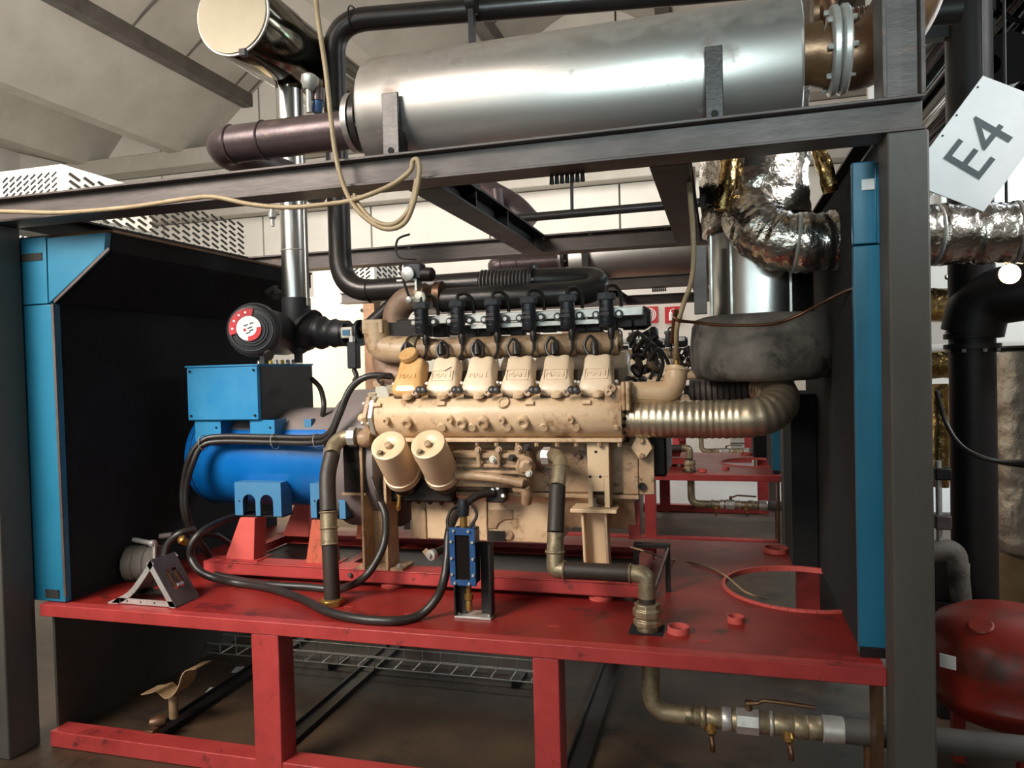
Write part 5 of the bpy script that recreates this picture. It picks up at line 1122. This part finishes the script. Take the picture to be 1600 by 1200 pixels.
pp = dense([P(1306, 36, 3.1), P(1376, 28, 3.1)], .006); MB().tube(pp, [.045+.006*(i % 3 == 0) for i in range(len(pp))], 24).build('bellows', rusty, t)
MB().tube(spl([P(1306, 36, 3.1), P(1290, 20, 3.1), P(1286, -20, 3.1), P(1286, -80, 3.1)]), .045, 20).build('elbow', rusty, t)
MB().tube([P(1374, 29, 3.1), P(1500, 16, 3.1)], .047, 20).build('tail_pipe', steel_blk, t)
MB().lathe([(0, .075), (.02, .075)], P(1268, 25, 3.0), (1, 0, 0), 28).build('flange', rusty, t)

# ------------------------------------------------------------------ right side of the hall
t = thing('sign_plate', 'tilted white plastic plate lettered E4 beside the right post', 'sign', P(1530, 220, 2.5))
cs = [P(1536, 118, 2.5), P(1413, 283, 2.5), P(1537, 331, 2.5), P(1660, 166, 2.5)]
MB().prism(cs, (0, .006, 0)).build('plate', white_p, t, bevel=.001)
ctr = P(1532, 232, 2.499)
tx = (P(1532+60, 232-76, 2.499)-ctr); ty = (P(1532-80, 232-40, 2.499)-ctr)
text('E4', .175, .0012, frame_m(ctr, tx, ty), 'lettering', ink, t)
for px, py in ((1528, 136), (1495, 180), (1473, 212)):
    q = P(px, py, 2.499); MB().cyl((q.x, 2.4985, q.z), (q.x, 2.5005, q.z), .003, n=8).build('rivet_hole', slot_m, t)
MB().cyl((cs[0].x, 2.506, cs[0].z-.01), (cs[0].x, 2.506, 3.6), .003, n=6).build('hanging_wire', steel_blk, t)
t = thing('black_column', 'thick black vertical pipe column right of the steel post', 'column', (P(1522, 800, 3.62).x, 3.62, 0))
cx_ = P(1522, 800, 3.62).x; rc = rad(P(1522, 800, 3.62), 32)
MB().cyl((cx_, 3.62, .002), (cx_, 3.62, 5.2), rc, n=32).build('pipe', steel_blk, t)
zf = P(1525, 545, 3.62).z
for d in (0, .045):
    f = MB().lathe([(0, rc*1.22), (.022, rc*1.22)], (cx_, 3.62, zf+d), (0, 0, 1), 32).build('flange', steel_blk, t)
    for i in range(8): q = math.pi*i/4+.2; bolt((cx_+rc*1.1*math.cos(q), 3.62+rc*1.1*math.sin(q), zf+d+(.022 if d else 0)), (0, 0, 1 if d else -1), .009, .012, f)
MB().tube(fil([(cx_, 3.62, zf+.07), P(1530, 468, 3.6), P(1600, 455, 3.52), P(1760, 440, 3.42)], .14, 8), rc*1.35, 28).build('branch_elbow', steel_blk, t)
for y_ in (15, 53): MB().cbox(P(1470, y_, 3.62), .2, .03, .04 if y_ == 15 else .025).build('cross_bar', steel_blk, t)
t = thing('expansion_tank', 'red domed expansion tank behind the right post near the floor', 'tank', (P(1585, 1040, 2.95).x, 2.95, 0))
ct = P(1574, 1040, 2.95); za, zb_ = P(1560, 1130, 2.9).z, P(1560, 948, 2.95).z; hz = zb_-za
rt = ct.x-P(1444, 1040, 2.95).x
MB().lathe([(0, .02), (hz*.02, rt*.5), (hz*.07, rt*.75), (hz*.15, rt*.91), (hz*.23, rt*.975), (hz*.245, rt*1.0), (hz*.29, rt*1.0), (hz*.305, rt*.985), (hz*.45, rt*1.0), (hz*.62, rt*.985), (hz*.76, rt*.93), (hz*.87, rt*.81), (hz*.95, rt*.58), (hz*.99, rt*.3), (hz, .02)], (ct.x, 2.95, za), (0, 0, 1), 48).build('shell', red_tank, t, ang=60)
q = P(1484, 1035, 2.72); MB().cbox(P(1481, 1034, 2.71), .024, .002, .022, (Vector((.86, -.5, 0)), Vector((.5, .86, 0)), Vector((0, 0, 1)))).build('rating_plate', white_p, t)
for i in range(3): q = 2*math.pi*i/3+.5; MB().box(ct.x+rt*.6*math.cos(q)-.02, ct.x+rt*.6*math.cos(q)+.02, 2.95+rt*.6*math.sin(q)-.02, 2.95+rt*.6*math.sin(q)+.02, .001, za+.09).build('leg', red_tank, t)
q = P(1500, 968, 2.75); MB().lathe([(0, .04), (.006, .035)], (ct.x-.12, 2.82, zb_-.03), (-.25, -.3, .9), 20).build('dome_boss', red_tank, t)
t = thing('foil_vessel', 'upright vessel wrapped in crumpled silver foil at the right edge', 'vessel', (P(1660, 700, 4.0).x, 4.0, 0))
cv = P(1665, 700, 4.0); rv = cv.x-P(1550, 700, 4.0).x; zv0, zv1 = P(1580, 872, 3.8).z, P(1580, 542, 3.8).z
MB().lathe([(z*(zv1-zv0)/34, rv*(.95 if z in (0, 34) else 1)*(.97 if z in (11, 22) else 1)) for z in range(35)], (cv.x, 4.0, zv0), (0, 0, 1), 60, jit=.02).build('foil_jacket', foil_soft, t, ang=180)
MB().lathe([(0, rv*.5), (.05, rv*.9), (zv0*.96, rv*.9)], (cv.x, 4.0, .002), (0, 0, 1), 32).build('plinth', tan_strip, t)
for z in (zv0+.42, zv0+.95): MB().ring((cv.x, 4.0, z), (0, 0, 1), rv*1.0, .012, 40, 6).build('strap', steel_blk, t)
MB().lathe([(0, .03), (.1, .03)], (cv.x-.5*rv, 4.0-rv*.95, zv0+1.0), (0, -1, 0), 12).build('gold_nozzle', brass, t)
t = thing('foil_pipe', 'gold tinted foil wrapped horizontal pipe behind the black column', 'pipe', P(1500, 478, 4.6))
MB().tube(dense([P(1420, 478, 4.8), P(1760, 470, 4.8)], .03), .10, 24, jit=.03).build('foil_sleeve', foil_gold, t, ang=180)
t = thing('foil_pipe', 'lower foil wrapped horizontal pipe between post and column', 'pipe', P(1480, 575, 4.6))
MB().tube(dense([P(1420, 572, 4.4), P(1640, 560, 4.4)], .03), .075, 24, jit=.03).build('foil_sleeve', foil_gold, t, ang=180)
MB().tube([P(1420, 548, 4.4), P(1640, 540, 4.4)], .03, 16).build('rail', white_cab, t)
MB().tube(dense([P(1468, 600, 4.2), P(1470, 660, 4.2), P(1468, 760, 4.2)], .03), .045, 18, jit=.05).build('foil_branch', foil_gold, t, ang=180)
t = thing('wall_unit', 'pale grey wall unit seen in the gap right of the post', 'cabinet', P(1470, 515, 5.4))
MB().cbox(P(1464, 517, 5.6), .12, .1, .2).build('case', white_cab, t, bevel=.01)
MB().cbox(P(1470, 492, 5.5), .3, .02, .02).build('light_edge', white_cab, t)
t = thing('circulation_pump', 'dark circulation pump with dusty pipe elbow behind the right post', 'pump', P(1480, 900, 3.42))
MB().tube(fil([P(1455, 862, 3.42), P(1492, 858, 3.42), P(1500, 945, 3.42)], .07, 8), .045, 18).build('elbow', blanket_m, t)
MB().lathe([(0, .09), (.1, .11), (.16, .08)], P(1470, 905, 3.40), (0, 1, 0), 24).build('volute', steel_blk, t)
MB().cbox(P(1472, 815, 3.42), .03, .03, .03).build('terminal_cover', steel, t, bevel=.006)
MB().cyl(P(1466, 720, 3.42), P(1468, 850, 3.42), .012, n=10).build('stem', zinc, t)
MB().cbox(P(1472, 740, 3.42), .03, .025, .025).build('valve_head', steel_blk, t, bevel=.006)
MB().cyl(P(1507, 880, 3.44), P(1508, 945, 3.44), .02, n=12).build('pipe_stub', tan_strip, t)
MB().box(P(1462, 940, 3.42).x, P(1512, 940, 3.42).x, 3.37, 3.52, .002, P(1480, 938, 3.42).z).build('pedestal', steel_blk, t)
for i, (px, py, rr_) in enumerate(((1475, 60, .10), (1500, 170, .12), (1572, 30, .14), (1600, 105, .11), (1590, 165, .10), (1475, 178, .05))):
    q = P(px, py, 4.6); o = thing('roof_pipe', ('glossy black pipe under the roof, topmost beside the upper post', 'glossy black pipe under the roof left of the column', 'glossy black pipe under the roof, topmost right of the column', 'glossy black pipe under the roof, second down right of the column', 'glossy black pipe under the roof, lowest behind the white plate', 'thin glossy black pipe just above the beam end')[i], 'pipe', q, 'black pipes under the roof')
    MB().cyl((q.x, 3.9, q.z), (q.x, 12.5, q.z), rr_, n=28).build('pipe', black_gloss, o)
    MB().ring((q.x, 4.3, q.z), (0, 1, 0), rr_*1.01, .012, 28, 6).build('clamp', steel_blk, o)
wr = struct(MB().box(8.2, 8.5, -4, YB, 0, 8.5).build('wall_right', white_wall))
q = P(1572, 284, 11.0)
wn = struct(MB().box(q.x-.75, q.x+.75, 11.0, 11.06, q.z-.42, q.z+.42).build('window_1', white_cab))
for s in (-1, 1): MB().box(q.x+s*.36-.33, q.x+s*.36+.33, 10.985, 10.998, q.z-.38, q.z+.38).build('pane', sky_m, wn)
MB().box(q.x-.03, q.x+.03, 10.97, 10.999, q.z-.4, q.z+.4).build('mullion', white_cab, wn)
struct(MB().box(q.x-1.6, 8.2, 11.08, 11.2, 0, 8).build('wall_partition', white_wall))
for (px, py, yy, r_, lab) in ((1578, 428, 3.27, .04, 'bright hall lamp glaring beside the black branch elbow'), (1486, 431, 4.0, .018, 'small warm lamp glowing between post and column')):
    q = P(px, py, yy); o = thing('work_lamp', lab, 'lamp', q)
    MB().lathe([(0, r_), (.05, r_*.8), (.07, r_*.3)], q+Vector((0, .004, 0)), (0, 1, 0), 24).build('housing', steel_blk, o)
    MB().lathe([(0, .0001), (.001, r_*.95)], q, (0, 1, 0), 24).build('lens', lamp_m, o)
    MB().cyl(q+Vector((0, .03, r_*.8)), Vector((q.x, q.y+.03, 8.0)), .006, n=8).build('bracket', steel_blk, o)

# ------------------------------------------------------------------ far left of the hall
def louver(label, p, wid, dep, zlo, zhi, rows, cols_f, cols_s):
    t = thing('ventilation_cabinet', label, 'cabinet', (p.x, p.y, zlo))
    MB().box(p.x-wid, p.x, p.y, p.y+dep, zlo, zhi).build('case', white_cab, t, bevel=.01)
    proto = None
    h = (zhi-zlo)
    for i in range(rows):
        for j in range(cols_f+cols_s):
            if j < cols_f: c = (p.x-.09-j*.085, p.y-.002, zhi-.09-i*.052); U, V, W = Vector((.031, 0, .021)), Vector((0, .003, 0)), Vector((-.005, 0, .008))
            else: c = (p.x+.002, p.y+.14+(j-cols_f)*.17, zhi-.09-i*.07); U, V, W = Vector((0, .06, -.022)), Vector((.003, 0, 0)), Vector((0, .012, .011))
            MB().add([Vector(c)+U*a+V*b+W*d for a in (-1, 1) for b in (-1, 1) for d in (-1, 1)], [(0, 1, 3, 2), (4, 6, 7, 5), (0, 4, 5, 1), (2, 3, 7, 6), (0, 2, 6, 4), (1, 5, 7, 3)]).build('vent_slot', slot_m, t, flat=True)
    MB().box(p.x-wid, p.x-.02, p.y+.05, p.y+dep, 0.001, zlo).build('pedestal', white_cab, t)
    return t
p = P(96, 256, 5.6); pb = PX(239, 364, p.x)
zlo = pb.z
louver('white slotted ventilation cabinet above the beam at far left', p, 1.6, pb.y-p.y, zlo, p.z, 12, 8, 16)
p = P(584, 402, 8.8); pb = PX(622, 432, p.x)
louver('white slotted ventilation cabinet far behind the black pipe elbow', p, .9, min(pb.y-p.y, 3), p.z-.75, p.z+.1, 7, 5, 10)
t = thing('cream_cabinet', 'tall cream cabinet behind the generator and filter', 'cabinet', (P(530, 600, 7).x, 7, 0))
a, b = P(470, 465, 7.0), P(572, 463, 7.0)
MB().box(a.x, b.x, 7.0, 7.7, .05, a.z).build('case', cream_cab, t, bevel=.006)
MB().box(a.x+.02, b.x-.02, 6.985, 6.999, .12, a.z-.06).build('door', cream_cab, t, bevel=.003)
MB().box(a.x, b.x, 7.02, 7.68, .001, .05).build('plinth', steel_blk, t)
q = P(566, 485, 6.985); MB().cyl((q.x, 6.985, q.z), (q.x, 6.975, q.z), .02, n=12).build('lock', steel_blk, t)
t = thing('brown_post', 'brown steel post at the side of the cream cabinet', 'post', (P(577, 600, 6.9).x, 6.9, 0))
MB().box(P(571, 600, 6.9).x, P(588, 600, 6.9).x, 6.9, 7.05, .001, P(577, 455, 6.9).z).build('shaft', rusty, t)
MB().box(P(570, 600, 6.9).x, P(592, 600, 6.9).x, 6.88, 7.07, .001, .012).build('foot', rusty, t)
for (px, lab, cxr) in ((1015, 'red hose reel sign on the far wall', 0), (1052, 'red extinguisher sign on the far wall', 1)):
    q = P(px, 492, 12.4); s = .135
    t = thing('fire_sign', lab, 'sign', q)
    MB().box(q.x-s, q.x+s, 12.39, 12.41, q.z-s, q.z+s).build('plate', red_sign, t)
    if cxr == 0:
        for r_ in (.10, .068, .036): MB().ring((q.x, 12.388, q.z), (0, 1, 0), r_, .010, 24, 5).build('spiral', white_sign, t)
    else:
        MB().lathe([(-.09, .03), (.03, .03), (.05, .012), (.08, .012)], (q.x-.04, 12.386, q.z), (0, 0, 1), 14).build('extinguisher_icon', white_sign, t)
        MB().tube(spl([(q.x-.04, 12.386, q.z+.08), (q.x+.02, 12.386, q.z+.09), (q.x+.02, 12.386, q.z-.02)]), .006, 6).build('hose_icon', white_sign, t)
        for i in range(3): MB().cbox((q.x+.08, 12.387, q.z-.05+i*.05), .03, .002, .008).build('flame_icon', white_sign, t)
q = P(1040, 540, 12.45); struct(MB().box(q.x-.9, q.x+1.0, 12.42, 12.6, 0, q.z+1.4).build('wall_pier', white_wall))

# ------------------------------------------------------------------ the sets behind repeat the nearest one
D = 3.8
copy_tree(platform, (0, D, 0), 'red steel platform of the second set behind the nearest engine')
copy_tree(platform, (0, 2*D, 0), 'farthest red steel platform seen below the ribbed duct')
copy_tree(frame, (0, D, 0), 'dark steel frame of the second set behind the rear beam')
copy_tree(sil, (0, D, 0), 'second silencer seen dark behind the black pipe bend')
copy_tree(inl, (0, D, 0), 'second brown exhaust elbow pipe behind the rear beam')
copy_tree(engine, (0, D, 0), 'second engine standing dark behind the nearest one')
copy_tree(skid, (0, D, 0), 'red skid base of the second engine')
copy_tree(zig, (0, D, 0), 'second zigzag coolant pipe on the platform behind')
copy_tree(valves, (0, D, 0), 'second drain line with lever valve under the platform behind')
copy_tree(valves, (0, 2*D, 0), 'farthest drain line with lever valve below the ribbed duct')
copy_tree(t2, (0, D, 0), 'dark hood end panel of the second set behind the ribbed duct')
t = thing('branch_pipe', 'brown branch duct with thin pipe running right above the rear beam', 'pipe', P(790, 330, 6.2))
MB().tube(spl([P(742, 268, 6.6), P(760, 300, 6.4), P(800, 325, 6.3), P(826, 352, 6.3)], 6), .13, 24).build('branch_duct', pipe_brown, t)
MB().cyl(P(776, 296, 6.1), P(782, 352, 6.1), .05, n=20).build('drop_pipe', pipe_brown, t)
MB().tube([P(800, 342, 6.0), P(950, 329, 6.0), P(1100, 316, 6.0)], .036, 16).build('long_pipe', pipe_blk, t)
MB().cyl(P(1079, 262, 6.0), P(1079, 345, 6.0), .04, n=14).build('hanger', rusty, t)
MB().cyl(P(893, 270, 6.0), P(894, 335, 6.0), .014, n=10).build('hanger', steel_blk, t)
